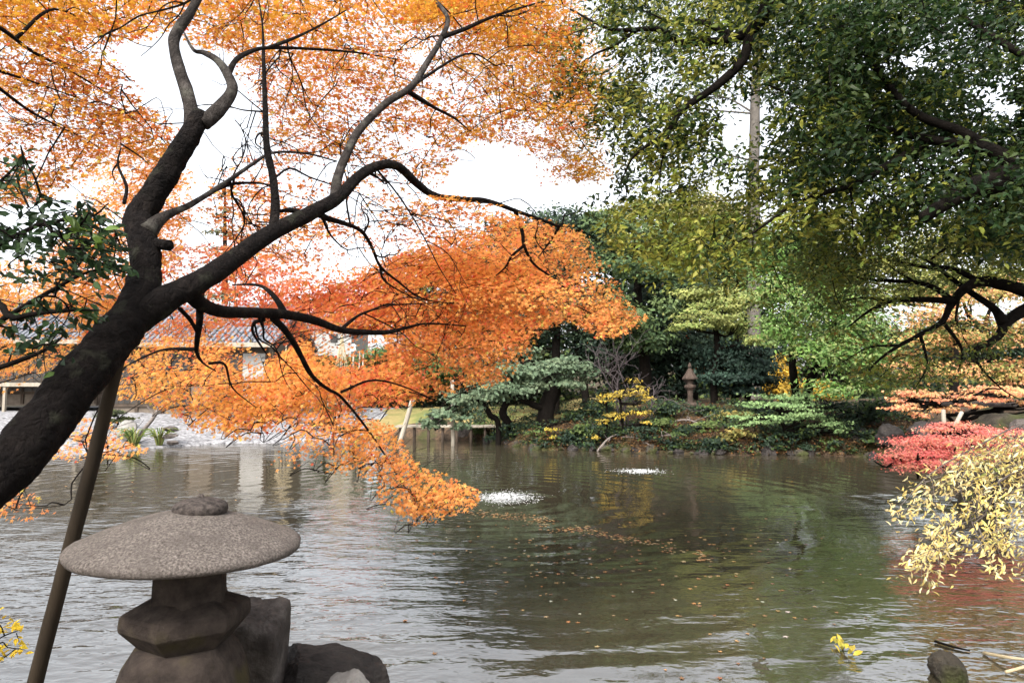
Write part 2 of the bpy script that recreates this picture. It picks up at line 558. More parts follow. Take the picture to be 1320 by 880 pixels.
xs = np.concatenate([np.linspace(-400, -45, 14)[:-1], np.linspace(-45, -24, 22)[:-1], np.arange(-24, 26, .3), np.linspace(26, 45, 20), np.linspace(45, 400, 14)[1:]])
ys = np.concatenate([np.linspace(-60, -6, 10)[:-1], np.arange(-6, 20, .4), np.arange(20, 46, .25), np.linspace(46, 80, 24), np.linspace(80, 600, 16)[1:]])
GX, GY = np.meshgrid(xs, ys)
GZ = height(GX, GY)
V = np.stack([GX, GY, GZ], -1).reshape(-1, 3)
nx, ny = len(xs), len(ys)
i = np.arange(ny - 1)[:, None] * nx + np.arange(nx - 1)[None, :]
Q = np.stack([i, i + 1, i + 1 + nx, i + nx], -1).reshape(-1, 4)
cx = V[Q].mean(1)
SD = shore_dist(cx[:, 0], cx[:, 1])
edge = .5 * np.sin(cx[:, 0] * 1.3) + .4 * np.sin(cx[:, 1] * 1.1 + cx[:, 0] * .5)
isg = (cx[:, 0] < -7.6 + edge) & (cx[:, 1] > 20) & (cx[:, 1] < 47) & (SD > -1.2) & (cx[:, 0] > -30)
isl = (~isg) & (cx[:, 0] < 6 + edge) & (cx[:, 0] > -9) & (cx[:, 1] > 30.6 + edge * .5) & (cx[:, 1] < 60) & (SD > 1.2)
for nm, mk, mt in (('ground', ~isg & ~isl, M_EARTH), ('gravel_beach', isg, M_GRAVEL), ('lawn', isl, M_LAWN)):
    q = Q[mk]
    u, inv = np.unique(q, return_inverse=True)
    mb = MB(); mb.add(V[u], [inv.reshape(-1, 4)])
    tag(mb.build(nm, mt, smooth=True), kind='structure')
WX, WY = np.meshgrid(np.linspace(-34, 34, 35), np.linspace(3.2, 36, 34))
mb = MB()
ii = np.arange(33)[:, None] * 35 + np.arange(34)[None, :]
mb.add(np.stack([WX, WY, 0 * WX], -1).reshape(-1, 3), [np.stack([ii, ii + 1, ii + 36, ii + 35], -1).reshape(-1, 4)])
tag(mb.build('water', water_mat(), smooth=True), kind='structure')

# ------------------------------------------------------------------ the near maple
root = empty('maple_tree', (-2.35, 2.15, .85), 'leaning dark trunked maple with orange leaves, held up by a log prop over the pond', 'tree')
SKEL = []           # points of the branch skeleton, with radii


def limb(name, pts, seg, rough=.08, freq=6, sub=6, matl=None, parent=None, first=None):
    P, R = pxpath(pts)
    if first is not None:
        P = np.vstack([first[0], P]); R = np.concatenate([first[1], R])
    R = R * (.84 if name == 'branch' and seg < 20 else .76)
    if name == 'branch':
        R = R * np.linspace(1, .5, len(R)) ** .8
    mb = MB()
    Q, r = tube(mb, P, R, seg, sub, rough, freq, fine=.8 if seg >= 16 else 0)
    SKEL.append(np.concatenate([Q, r[:, None]], 1))
    return mb.build(name, matl or M_BARK, parent or root, smooth=True)


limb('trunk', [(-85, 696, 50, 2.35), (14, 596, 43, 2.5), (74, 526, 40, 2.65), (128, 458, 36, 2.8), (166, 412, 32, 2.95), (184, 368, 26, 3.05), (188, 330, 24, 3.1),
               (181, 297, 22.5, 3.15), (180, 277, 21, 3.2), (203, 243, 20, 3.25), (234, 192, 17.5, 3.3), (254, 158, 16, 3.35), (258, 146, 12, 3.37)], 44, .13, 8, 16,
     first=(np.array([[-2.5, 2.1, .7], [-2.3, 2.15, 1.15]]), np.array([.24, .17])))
br = lambda *p, seg=12, rough=.10, freq=9: limb('branch', list(p), seg, rough, freq)
brl = lambda *q, seg=12, rough=.12, freq=9: limb('branch', list(q), seg, rough, freq, matl=M_LIMB_FLARE)
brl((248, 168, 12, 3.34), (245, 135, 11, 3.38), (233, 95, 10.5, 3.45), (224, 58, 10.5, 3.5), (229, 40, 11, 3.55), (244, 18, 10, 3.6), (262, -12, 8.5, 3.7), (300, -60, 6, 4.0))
brl((262, 160, 11, 3.35), (280, 143, 11.5, 3.4), (299, 117, 9.5, 3.5), (292, 94, 8.5, 3.55), (279, 77, 7, 3.6), (262, 68, 5.5, 3.65), (249, 64, 4, 3.7), (236, 40, 2, 3.9))
br((294, 96, 5, 3.55), (304, 78, 4.5, 3.7), (322, 67, 4, 3.9), (345, 62, 3.6, 4.1), (395, 63, 3.2, 4.5), (460, 68, 2.4, 5.0), (520, 78, 1.4, 5.5), seg=8)
br((345, 62, 3, 4.1), (382, 48, 2.6, 4.4), (418, 30, 2, 4.8), (455, 8, 1.5, 5.2), seg=7)
br((150, 436, 22, 2.88), (178, 412, 25, 2.96), (212, 387, 24, 3.02), (258, 362, 20.5, 3.15), (300, 335, 17.5, 3.35), (350, 300, 15.5, 3.6), (398, 276, 13.5, 3.85), (436, 254, 12.5, 4.05),
   (462, 228, 10.5, 4.25), (487, 214, 9.6, 4.4), (512, 214, 9.4, 4.6), (537, 236, 8.6, 4.8), (560, 252, 7.6, 4.95), (595, 257, 6.8, 5.15), (628, 259, 6, 5.4), (668, 273, 5, 5.7), (705, 286, 4.2, 5.95), (722, 291, 3, 6.1), (728, 276, 2, 6.2), seg=28, rough=.10)
br((352, 302, 7.5, 3.6), (355, 262, 7.4, 3.68), (351, 225, 6.5, 3.76), (344, 190, 6, 3.85), (342, 140, 5.5, 4.0), (340, 85, 4.2, 4.15), (338, 30, 2.2, 4.4), (330, -20, 1.5, 4.7), seg=10)
br((395, 278, 6, 3.85), (375, 271, 5, 3.8), (357, 273, 4, 3.72), seg=8)
brl((432, 258, 8.5, 4.03), (435, 230, 8, 4.1), (447, 198, 7.4, 4.2), (463, 168, 7, 4.35), (498, 133, 6.8, 4.6), (530, 112, 6.6, 4.8), (548, 85, 6.2, 4.95), (568, 52, 6, 5.1), (577, 24, 5.4, 5.25), (562, 0, 4.8, 5.4), (545, -40, 3, 5.7), seg=10)
br((570, 48, 4, 5.1), (598, 38, 3.6, 5.3), (640, 20, 3, 5.6), (700, 2, 2, 6.0), seg=8)
br((524, 117, 4.2, 4.75), (545, 130, 3.8, 4.9), (562, 140, 3.3, 5.0), (585, 152, 2.6, 5.2), (606, 169, 1.6, 5.4), seg=8)
br((520, 118, 2.6, 4.75), (600, 70, 2, 5.2), (640, 85, 1.4, 5.5), seg=6)
brl((188, 300, 15, 3.12), (206, 283, 10, 3.2), (222, 274, 6.5, 3.28), (247, 263, 5.4, 3.4), (290, 236, 4.4, 3.7), (325, 212, 3.6, 3.95), (352, 197, 3, 4.15), (395, 198, 2.6, 4.4), (434, 208, 2, 4.7), seg=10)
br((276, 245, 3.6, 3.6), (300, 237, 3, 3.8), (330, 236, 2.4, 4.0), (352, 239, 1.6, 4.2), seg=7)
br((244, 376, 15, 3.12), (262, 393, 11.5, 3.25), (292, 402, 10, 3.45), (330, 403, 9.2, 3.75), (365, 405, 8.6, 4.0), (402, 412, 8, 4.3), (440, 425, 6.6, 4.6), (472, 428, 5.8, 4.85), (500, 428, 5, 5.1), (525, 422, 3.8, 5.3), (552, 417, 2.6, 5.55), (600, 420, 1.6, 5.9), seg=12)
br((368, 406, 6, 4.0), (358, 388, 5, 4.05), (345, 374, 4.2, 4.1), (330, 367, 3.2, 4.2), (300, 367, 1.8, 4.4), seg=7)
br((352, 410, 6, 3.92), (366, 424, 5.4, 4.05), (380, 444, 4.8, 4.2), (398, 478, 4.2, 4.4), (410, 492, 3.6, 4.5), (424, 502, 3.4, 4.62), (440, 512, 3, 4.75), (470, 548, 2.4, 5.0), (500, 592, 2.0, 5.25), (520, 625, 1.4, 5.4), (545, 650, 1, 5.6), seg=7)
br((340, 412, 4, 3.85), (328, 416, 3.2, 3.9), (326, 428, 2.8, 3.95), (338, 448, 2, 4.05), (345, 458, 1.4, 4.15), seg=6)
br((258, 392, 6.5, 3.25), (257, 415, 6, 3.28), (254, 440, 5, 3.33), (254, 455, 4, 3.4), (262, 468, 2.4, 3.6), (278, 478, 1.6, 3.9), seg=8)
br((232, 398, 4, 3.1), (245, 412, 4, 3.2), (254, 428, 4.2, 3.3), seg=6)
br((254, 450, 3.2, 3.38), (215, 450, 2.6, 3.6), (190, 458, 2.2, 3.8), (162, 472, 1.6, 4.0), seg=6)
br((270, 468, 2.6, 3.7), (290, 470, 2.2, 4.0), (300, 500, 1.8, 4.3), (330, 525, 1.2, 4.8), seg=6)
br((404, 272, 6, 3.88), (424, 282, 4.8, 4.0), (444, 288, 4, 4.2), (466, 298, 3.6, 4.5), (480, 320, 3.3, 4.7), (490, 343, 3, 4.9), (512, 362, 2.4, 5.1), (545, 385, 1.9, 5.4), (592, 392, 1.2, 5.8), seg=7)
br((490, 343, 2.4, 4.9), (496, 362, 2, 5.0), (525, 380, 1.5, 5.3), (540, 385, 1, 5.5), seg=6)
br((440, 424, 3.4, 4.6), (460, 408, 2.8, 4.8), (478, 400, 2.3, 5.0), (505, 393, 1.8, 5.3), (585, 390, 1.0, 5.9), seg=6)
br((664, 272, 3.6, 5.7), (673, 298, 3.2, 5.8), (676, 318, 3, 5.85), (688, 340, 2.5, 6.0), (712, 358, 2.1, 6.2), (742, 382, 1.6, 6.5), (770, 400, 1, 6.8), seg=7)
br((676, 316, 2.6, 5.85), (660, 330, 2.2, 5.9), (651, 345, 1.8, 6.0), (636, 358, 1.3, 6.1), (630, 366, .9, 6.2), seg=6)
br((722, 290, 2.6, 6.1), (710, 310, 2, 6.2), (695, 330, 1.4, 6.4), seg=6)
br((440, 505, 2.4, 4.7), (480, 490, 2, 5.1), (520, 498, 1.6, 5.5), (570, 520, 1, 6.0), seg=6)
br((160, 262, 3, 3.2), (163, 240, 2.8, 3.25), (152, 212, 2.5, 3.3), (156, 190, 1.6, 3.35), seg=6)
br((154, 208, 2, 3.3), (145, 222, 1.5, 3.3), (150, 236, .9, 3.3), seg=5)
br((155, 185, 1.6, 3.35), (178, 200, 1.5, 3.4), (192, 212, 1, 3.4), seg=5)
# limbs that come in over the top of the frame from the crown behind the eye
br((-260, -160, 9, 3.2), (-120, -40, 6, 3.8), (0, 36, 4, 4.3), (44, 68, 3.4, 4.5), (92, 92, 2.6, 4.9), (150, 128, 1.6, 5.3), seg=7)
br((20, 50, 3, 4.4), (70, 12, 2.4, 4.6), (130, 40, 1.6, 5.0), seg=6)
br((-140, 40, 5, 3.9), (-30, 82, 3.4, 4.3), (40, 105, 2.4, 4.7), (110, 130, 1.4, 5.1), seg=6)
br((-120, 20, 5, 3.9), (20, 130, 3, 4.4), (60, 155, 2.4, 4.7), (112, 180, 1.4, 5.1), seg=6)
mb = MB()                         # the sawn stub on the upright limb
P, R = pxpath([(196, 313, 7, 3.12), (209, 315, 7.5, 3.1), (218, 316.5, 7.5, 3.08)])
tube(mb, P, R, 8, 2, .05, 8)
mb.build('branch_stub', M_BARK, root, smooth=False)

# foliage: (polygon, depth range, coverage, leaf size, palette, holes)
ORANGE = [(.92, .38, .12), (.92, .42, .13), (.91, .33, .12), (.92, .45, .13)]
REDOR = [(.91, .28, .12), (.90, .24, .12), (.91, .31, .13)]
AMBER = [(.90, .43, .10), (.90, .47, .11), (.89, .39, .10)]
RUST = [(.50, .165, .035), (.55, .20, .04), (.48, .135, .035), (.57, .24, .04)]  # rust and gold upper leaves: backlit darkness is put into their colour
GOLD = [(.56, .27, .03), (.60, .30, .035), (.52, .23, .028)]
SKY_GAPS = [
    [(172, 72), (205, 76), (236, 100), (246, 138), (212, 138), (186, 110)], [(262, 80), (285, 92), (288, 112), (262, 132), (248, 105)],
    [(290, 130), (330, 118), (336, 180), (300, 200), (262, 190), (262, 165)],
    [(600, 175), (680, 190), (712, 215), (700, 255), (655, 258), (625, 235), (598, 215)], [(505, 172), (545, 168), (560, 195), (520, 205)],
    [(496, 220), (520, 222), (548, 248), (525, 262), (500, 246)], [(378, 345), (432, 340), (440, 365), (398, 375), (375, 362)],
    [(590, 285), (625, 283), (628, 310), (596, 310)], [(225, 232), (275, 225), (300, 232), (250, 262)], [(440, 318), (478, 322), (486, 345), (450, 345)],
    [(8, 268), (70, 262), (84, 312), (20, 330), (0, 320)], [(405, 195), (440, 200), (430, 235), (400, 228)], [(360, 215), (395, 205), (405, 225), (370, 235)],
    [(130, 55), (170, 60), (180, 80), (140, 78)], 
]
LOW_GAPS = [
    [(262, 424), (345, 418), (348, 446), (340, 488), (316, 490), (298, 470), (284, 462), (300, 447), (266, 440)],
    [(398, 430), (495, 428), (500, 468), (455, 474), (408, 470)], [(205, 452), (252, 448), (250, 476), (214, 480)],
    [(15, 412), (98, 404), (100, 442), (60, 448), (20, 440)], [(15, 478), (66, 478), (60, 498), (10, 545), (-40, 545), (-20, 500)],
    [(528, 468), (556, 452), (574, 470), (548, 490)], [(636, 470), (668, 455), (690, 468), (660, 492)], [(520, 375), (556, 366), (580, 376), (545, 388)], [(704, 348), (728, 340), (738, 352), (715, 362)],
    [(440, 378), (470, 372), (480, 385), (445, 392)], [(560, 485), (590, 470), (600, 484), (572, 498)], [(240, 498), (258, 494), (262, 506), (244, 510)],
]
# polygon, depth range, coverage, leaf size, palette, hanging (1) or level (0) sprays
FOL = [
    ([(-90, -60), (330, -60), (420, 10), (330, 60), (262, 70), (225, 40), (160, 60), (150, 110), (215, 150), (235, 170), (200, 230), (150, 200), (60, 260), (-90, 270)], (4.4, 8.5), .76, .055, RUST + GOLD, 0),
    ([(-90, 60), (120, 40), (220, 160), (150, 190), (60, 240), (-90, 240)], (4.6, 6.8), .40, .055, RUST, 0),
    ([(-60, -40), (240, -40), (200, 20), (90, 60), (-60, 60)], (4.6, 7.0), .66, .055, GOLD, 0),
    ([(260, -60), (700, -60), (740, 40), (760, 160), (700, 200), (600, 180), (560, 250), (480, 205), (430, 210), (350, 235), (330, 120), (285, 60)], (5.0, 9.5), .76, .055, RUST + GOLD, 0),
    ([(540, -50), (740, -50), (770, 60), (800, 100), (770, 160), (790, 225), (745, 235), (700, 150), (600, 100), (520, 60)], (6.4, 12), .84, .058, GOLD + [(.70, .38, .04)], 0),
    ([(300, 200), (430, 205), (500, 225), (560, 250), (650, 265), (700, 290), (600, 300), (470, 330), (420, 350), (330, 330), (250, 270)], (4.6, 6.6), .70, .055, RUST + ORANGE, 0),
    ([(560, 150), (640, 170), (720, 180), (760, 230), (700, 240), (640, 200), (580, 190)], (6.5, 11), .62, .055, GOLD + RUST, 0),
    ([(110, 210), (230, 190), (250, 260), (220, 360), (150, 420), (60, 420), (-60, 400), (-60, 335), (60, 330), (90, 300)], (6.5, 9.5), .95, .060, AMBER + ORANGE, 1),
    ([(-60, 370), (130, 360), (150, 440), (80, 470), (20, 500), (-10, 520), (-60, 530)], (6.0, 8.5), .86, .058, AMBER + ORANGE, 1),
    ([(90, 395), (180, 420), (280, 400), (380, 425), (340, 455), (240, 462), (150, 450), (90, 440)], (6.6, 8.5), .70, .055, ORANGE + REDOR, 1),
    ([(190, 320), (330, 310), (380, 350), (480, 345), (520, 370), (500, 430), (350, 440), (210, 420)], (6.5, 9.0), .92, .058, REDOR + ORANGE, 1),
    ([(420, 380), (500, 330), (600, 300), (700, 290), (745, 300), (775, 335), (760, 355), (800, 385), (826, 410), (800, 432), (765, 435), (735, 412), (690, 425), (672, 470), (640, 492), (590, 500), (545, 512), (470, 520), (400, 500), (390, 440)], (5.8, 8.0), .97, .050, ORANGE + ORANGE + AMBER + REDOR, 1),
    ([(640, 290), (740, 300), (776, 338), (800, 385), (824, 408), (760, 420), (700, 400), (640, 380)], (6.0, 7.6), .85, .050, ORANGE + AMBER, 1),
    ([(540, 330), (660, 320), (740, 360), (700, 420), (600, 440), (540, 400)], (6.2, 7.8), .80, .050, AMBER + ORANGE, 1),
    ([(400, 470), (560, 480), (640, 475), (560, 515), (470, 525), (420, 545), (385, 510)], (5.6, 7.2), .85, .050, ORANGE + REDOR + AMBER, 1),
    ([(165, 440), (290, 430), (345, 465), (400, 440), (440, 470), (440, 520), (375, 543), (330, 556), (300, 560), (240, 545), (200, 520), (150, 512)], (5.2, 7.6), .95, .048, ORANGE + AMBER + REDOR[:1], 1),
    ([(330, 470), (390, 448), (440, 480), (440, 530), (400, 540), (340, 525)], (5.2, 6.6), .90, .048, ORANGE + AMBER, 1),
    ([(372, 540), (430, 535), (442, 560), (430, 585), (400, 590), (362, 600), (355, 588), (376, 570)], (5.0, 6.0), .92, .043, ORANGE, 1),
    ([(440, 530), (500, 555), (530, 600), (528, 618), (490, 618), (450, 605), (420, 612), (436, 575), (425, 545)], (5.0, 6.0), .95, .043, ORANGE + AMBER, 1),
    ([(520, 600), (560, 612), (612, 634), (605, 652), (560, 664), (530, 668), (490, 654), (478, 634), (500, 615)], (5.0, 5.9), .96, .043, ORANGE + AMBER, 1),
    ([(70, 555), (110, 540), (125, 560), (165, 572), (190, 578), (150, 592), (100, 590), (60, 590)], (4.2, 5.4), .93, .040, ORANGE, 1),
    ([(120, 560), (150, 548), (160, 565), (140, 575)], (4.6, 5.4), .8, .040, ORANGE, 1),
    ([(-40, 640), (25, 625), (45, 648), (62, 660), (20, 664), (-40, 664)], (3.6, 4.4), .93, .036, ORANGE, 1),
]
crown = MB(); twigs = MB()
attach = []


def grow(poly, j):
    """the polygon pushed out by j pixels about its centroid direction"""
    q = np.array(poly, float); c = q.mean(0)
    return c + (q - c) * (1 + j / np.maximum(np.linalg.norm(q - c, axis=1, keepdims=True), 1))


for poly, (Ya, Yb), cov, size, pal, hang in FOL:
    A = area(poly)
    Ym = (Ya + Yb) / 2
    lpx = size / pxm(300, Ym)
    n_leaf = -math.log(1 - cov) * A / (.20 * lpx * lpx)
    per = 44
    nc = int(n_leaf / per * (1.2 if hang else 1.85)) + 3
    gaps = LOW_GAPS if hang else SKY_GAPS
    pp = poly_pts(poly, nc * 2, gaps)
    Yc = Ya + (Yb - Ya) * rng.random(len(pp))
    C = at(pp[:, 0], pp[:, 1], Yc)
    keep = nz(C, 1.3, 3.3) + (.6 if hang else .35) * rng.random(len(C))
    C = C[np.argsort(-keep)[:nc]]
    if hang:          # the boughs stand in tiers, each tier drooping outwards
        pn0 = norm(np.array([-.10, -.62, .78]))
        s0 = C @ pn0 + .22 * nz(C, .55, 1.7)
        tier = np.round(s0 / .36)
        C = C + pn0[None] * ((tier * .36 - s0) * .85)[:, None]
    n = len(C)
    out = C - np.array([-1.0, 3.0, 2.4]); out[:, 2] *= .15; out = norm(out)
    a = rng.random(n) * 2 * math.pi
    rnd = np.stack([np.cos(a), np.sin(a), 0 * a], 1)
    if hang:
        pn = norm(np.array([-.1, -.66, .72]) + rng.normal(size=(n, 3)) * .15)
        d = out * .9 + rnd * .45 + np.array([.55, 0, -.30])
    else:
        pn = norm(np.array([0, -.12, 1.0]) + rng.normal(size=(n, 3)) * .22)
        d = out * .8 + rnd * .8
    d = norm(d - pn * (d * pn).sum(1, keepdims=True))
    side = np.cross(pn, d)
    ctint = 1 + rng.normal(size=n) * .08
    cpick = rng.integers(0, len(pal), n)
    if hang:
        cpick = ((tier.astype(int) * 7 + (rng.random(n) < .4) * rng.integers(0, 9, n)) % len(pal))
    jit = [grow(poly, j) for j in (-2, 4, 10)]
    for k in range(n):
        s = rng.random(per) - .45
        w = (rng.random(per) * 2 - 1) * (.62 - .55 * np.abs(s + .05))
        L = (.50 if hang else .55) * (.7 + .6 * rng.random())
        h = rng.normal(size=per) * .018
        pos = C[k] + d[k] * (s * L)[:, None] + side[k] * (w * L * .9)[:, None] + pn[k] * h[:, None] - np.array([0, 0, 1.0]) * ((w * w) * .35 * L)[:, None]
        px_ = proj(pos)
        ok = inpoly(px_, jit[rng.integers(0, 3)])
        for g in gaps:
            ok &= ~(inpoly(px_, g) & (rng.random(per) < (.70 if hang else .52)))
        pos = pos[ok]; m = len(pos)
        if m == 0: continue
        nr = pn[k] + rng.normal(size=(m, 3)) * .33
        base = np.array(pal[cpick[k]]) * ctint[k]
        mixp = np.where(rng.random((m, 1)) < .65, base, pick(pal, m, .05))
        odd = rng.random((m, 1)) < .07
        mixp = np.where(odd, pick([(.62, .09, .04), (.82, .60, .12), (.42, .16, .06), (.55, .48, .10)], m, .05), mixp)
        leaves(crown, MAPLE, pos, nr, size * (.65 + .65 * rng.random(m)), np.clip(mixp * (1 + rng.normal(size=(m, 1)) * .09), .004, .92), d[k][None] * .7 - np.array([[0, 0, .5]]))
    sel = rng.random(len(C)) < .35
    for k in np.where(sel)[0]:
        attach.append((C[k] - d[k] * .2, C[k] + d[k] * .22))
# each spray of leaves hangs on a twig that runs back to the nearest branch
S = np.concatenate(SKEL)
S = S[(S[:, 3] < .05) & (S[:, 3] > .002)]
D0 = [np.min(np.linalg.norm(S[:, :3] - a, axis=1)) for a, b in attach]
pts = S[:, :3]
for kk in np.argsort(D0):
    a, b = attach[kk]
    dd = np.linalg.norm(pts - a, axis=1)
    j = int(np.argmin(dd))
    if dd[j] > 1.8 or dd[j] < .06:
        tube(twigs, np.array([a, (a + b) / 2 + [0, 0, .01], b]), [.003, .0024, .0014], 3, 2, cap=False)
        continue
    p = pts[j]
    m = (p + a) / 2 + rng.normal(size=3) * .06 * dd[j] + np.array([0, 0, .10 * dd[j]])
    r0 = .0042 + .0032 * min(dd[j], 1.2)
    Q, _ = tube(twigs, np.array([p, m, a, b]), [r0, r0 * .85, r0 * .6, .0012], 4, 3, cap=False)
    pts = np.vstack([pts, Q[2::2]])
# wandering bare branchlets below the foliage


def wander(p, d, L, r0, depth):
    q = [p]
    for k in range(5):
        d = norm(d + rng.normal(size=3) * .22 + np.array([.02, 0, -.02]))
        q.append(q[-1] + d * L / 5)
    tube(twigs, q, np.linspace(r0, r0 * .4, 6), 5, 3, cap=False)
    if depth:
        for k in range(3):
            j = rng.integers(1, 5)
            wander(q[j], norm(d + rng.normal(size=3) * .6), L * (.4 + .3 * rng.random()), r0 * .6, depth - 1)


T_ = S[(S[:, 3] < .035)]
for k in rng.choice(len(T_), 72, replace=False):
    q_ = proj(T_[k, :3])
    if q_[1] > 425 or (130 < q_[0] < 330 and 20 < q_[1] < 215): continue
    o = T_[k, :3] - np.array([-1.0, 2.6, 2.6]); o[2] *= .4
    wander(T_[k, :3], norm(norm(o) + rng.normal(size=3) * .5 + np.array([.1, .1, -.1])), .45 + .7 * rng.random(), min(.0075, T_[k, 3] * .6), 2)
print('maple leaves', sum(len(f) for f in crown.f))
crown.build('crown', M_MAPLE, root)
twigs.build('twigs', M_BARK, root, smooth=True)

# log prop
mb = MB()
P, R = pxpath([(156, 447, 8, 2.93), (121, 590, 8.6, 2.98), (88, 715, 9, 3.02), (53, 850, 9.2, 3.06), (12, 1010, 9.5, 3.1)])
tube(mb, P, R, 14, 6, .05, 5)
tag(mb.build('support_log', M_POLE, loc=P[-1], smooth=True), 'weathered brown log propping up the leaning maple trunk, beside the stone lantern', 'prop')

# ------------------------------------------------------------------ the near stone lantern
LY = 2.5
s_ = pxm(700, LY)
LC = at(243, 697, LY)
lroot = empty('stone_lantern', (LC[0], LC[1], .85), 'squat stone lantern with a wide domed cap and round knob on the near bank', 'lantern')


def lathe(mb, prof, seg, c, hexk=0.0, rot=0.0, tilt=0.0, jit=.0, f=9.0, tiltx=0.0):
    th = np.arange(seg) * 2 * math.pi / seg
    k = np.ones(seg)
    if hexk:
        a = ((th + rot) % (math.pi / 3)) - math.pi / 6
        k = 1 + hexk * (math.cos(math.pi / 6) / np.cos(a) - 1) * 1.0
        k = k / k.max()
    V = []
    for r, z in prof:
        ring = np.stack([r * k * np.cos(th), r * k * np.sin(th), np.full(seg, z)], 1)
        V.append(ring)
    V = np.concatenate(V)
    if jit:
        nn = np.array([noise.noise(Vector(v * f)) + .5 * noise.noise(Vector(v * f * 2.6)) for v in V])
        V = V * (1 + jit * nn)[:, None]
    ct, st = math.cos(tilt), math.sin(tilt)
    V = np.stack([V[:, 0] * ct - V[:, 2] * st, V[:, 1], V[:, 0] * st + V[:, 2] * ct], 1)
    V = V + np.array(c)
    m = len(prof)
    i = np.arange(m - 1)[:, None]; j = np.arange(seg)[None, :]
    a = i * seg + j; b = i * seg + (j + 1) % seg
    mb.add(V, [np.stack([a, b, b + seg, a + seg], -1).reshape(-1, 4), np.array([np.arange(seg)[::-1]]), np.array([(m - 1) * seg + np.arange(seg)])])


M_FINIAL = rough_mat('dark_granite', [(.34, (.022, .018, .016)), (.66, (.11, .09, .08))], 60, detail=12, bump=.8, bdist=.01, bscale=90, spec=.2)
R0 = 139 * s_
mb = MB()
prof = [(.30 * R0, -.075), (.55 * R0, -.062), (.80 * R0, -.048), (.955 * R0, -.036), (.985 * R0, -.032), (1.0 * R0, -.024), (1.002 * R0, -.014), (.99 * R0, -.006), (.965 * R0, .004)]
for q in np.linspace(.92, .06, 18):
    prof.append((q * R0, .004 + .108 * (1 - ((q - .06) / .9) ** 1.5)))
lathe(mb, prof, 96, LC, tilt=math.radians(-1.2), jit=.010, f=14)
roof = mb.build('roof', M_GRANITE, lroot, smooth=True)
KC = at(258, 664, LY + .02)
mb = MB()
k_ = 34 * s_
prof = [(.55 * k_, -.03), (.80 * k_, -.012), (.86 * k_, 0), (.97 * k_, .012), (1.0 * k_, .024), (.98 * k_, .036), (.88 * k_, .047), (.66 * k_, .056), (.34 * k_, .063), (.12 * k_, .066), (.11 * k_, .072), (.08 * k_, .077), (.02 * k_, .078)]
lathe(mb, prof, 40, KC, tilt=math.radians(0), jit=.012, f=30)
mb.build('finial', M_FINIAL, lroot, smooth=True)
mb = MB()
bz = LC[2]
c0 = np.array([LC[0] + .012, LC[1], 0])
zf = lambda py: float(at(238, py, LY)[2])
fr = 47 * s_
lathe(mb, [(fr * 1.05, zf(774)), (fr * 1.0, zf(764)), (fr * .98, zf(735)), (fr * 1.0, zf(708))], 48, c0, hexk=1.0, rot=math.radians(15), jit=.006, f=9)
fb = mb.build('light_box', M_GRANITE_SHADE, lroot)
bev(fb, .006)
mb = MB()
pr = 78 * s_
zc_ = zf(790)
lathe(mb, [(pr * .58, zf(842) - zc_), (pr * .64, zf(831) - zc_), (pr * .93, zf(806) - zc_), (pr * .99, zf(801) - zc_), (pr, zf(795) - zc_), (pr * .985, zf(784) - zc_), (pr * .95, zf(780) - zc_), (pr * .60, zf(768) - zc_)], 60, np.array([LC[0] + .004, LC[1], zc_]), hexk=1.0, rot=math.radians(30), jit=.004, f=8, tilt=math.radians(.5))
bev(mb.build('platform', M_GRANITE_SHADE, lroot), .004)
# the legs: a domed drum whose rim is cut by four arches
mb = MB()
nth, nh = 96, 12
zt, zb = zf(826), .84
th = np.arange(nth) * 2 * math.pi / nth
arch = np.clip(np.cos(2 * (th + math.radians(45 + 42))), 0, 1) ** .5
outer, inner = [], []
for h in range(nh):
    u = h / (nh - 1)
    for side, LST in ((1.0, outer), (.70, inner)):
        zlow = zb + arch * (zf(868) - zb)
        z = zt + (zlow - zt) * u - (0.0 if side == 1 else .04 * (1 - u))
        q = (zt - z) / (zt - zb)
        r = (56 + 18 * np.sqrt(np.clip(q * 4, 0, 1)) + 26 * q) * s_ * side
        kk = 1 + .05 * np.cos(4 * (th + .75))
        LST.append(np.stack([c0[0] - .015 + r * kk * np.cos(th), c0[1] + r * kk * np.sin(th), z], 1))
Vv = np.concatenate(outer + inner)
ii = np.arange(nh - 1)[:, None]; jj = np.arange(nth)[None, :]
a = ii * nth + jj; b = ii * nth + (jj + 1) % nth
o_ = np.stack([a, a + nth, b + nth, b], -1).reshape(-1, 4)
K = nh * nth
in_ = np.stack([a, b, b + nth, a + nth], -1).reshape(-1, 4) + K
e = (nh - 1) * nth + np.arange(nth); e2 = (nh - 1) * nth + (np.arange(nth) + 1) % nth
rim = np.stack([e, e + K, e2 + K, e2], -1)
mb.add(Vv, [o_, in_, rim, np.array([np.arange(nth)]), np.array([K + np.arange(nth)[::-1]])])
mb.build('legs', M_GRANITE_SHADE, lroot, smooth=True)

# ------------------------------------------------------------------ rocks
_ico = {}


def ico(n):
    if n not in _ico:
        import bmesh
        bm = bmesh.new(); bmesh.ops.create_icosphere(bm, subdivisions=n, radius=1)
        v = np.array([x.co[:] for x in bm.verts]); f = np.array([[q.index for q in x.verts] for x in bm.faces]); bm.free()
        _ico[n] = (v, f)
    return _ico[n]


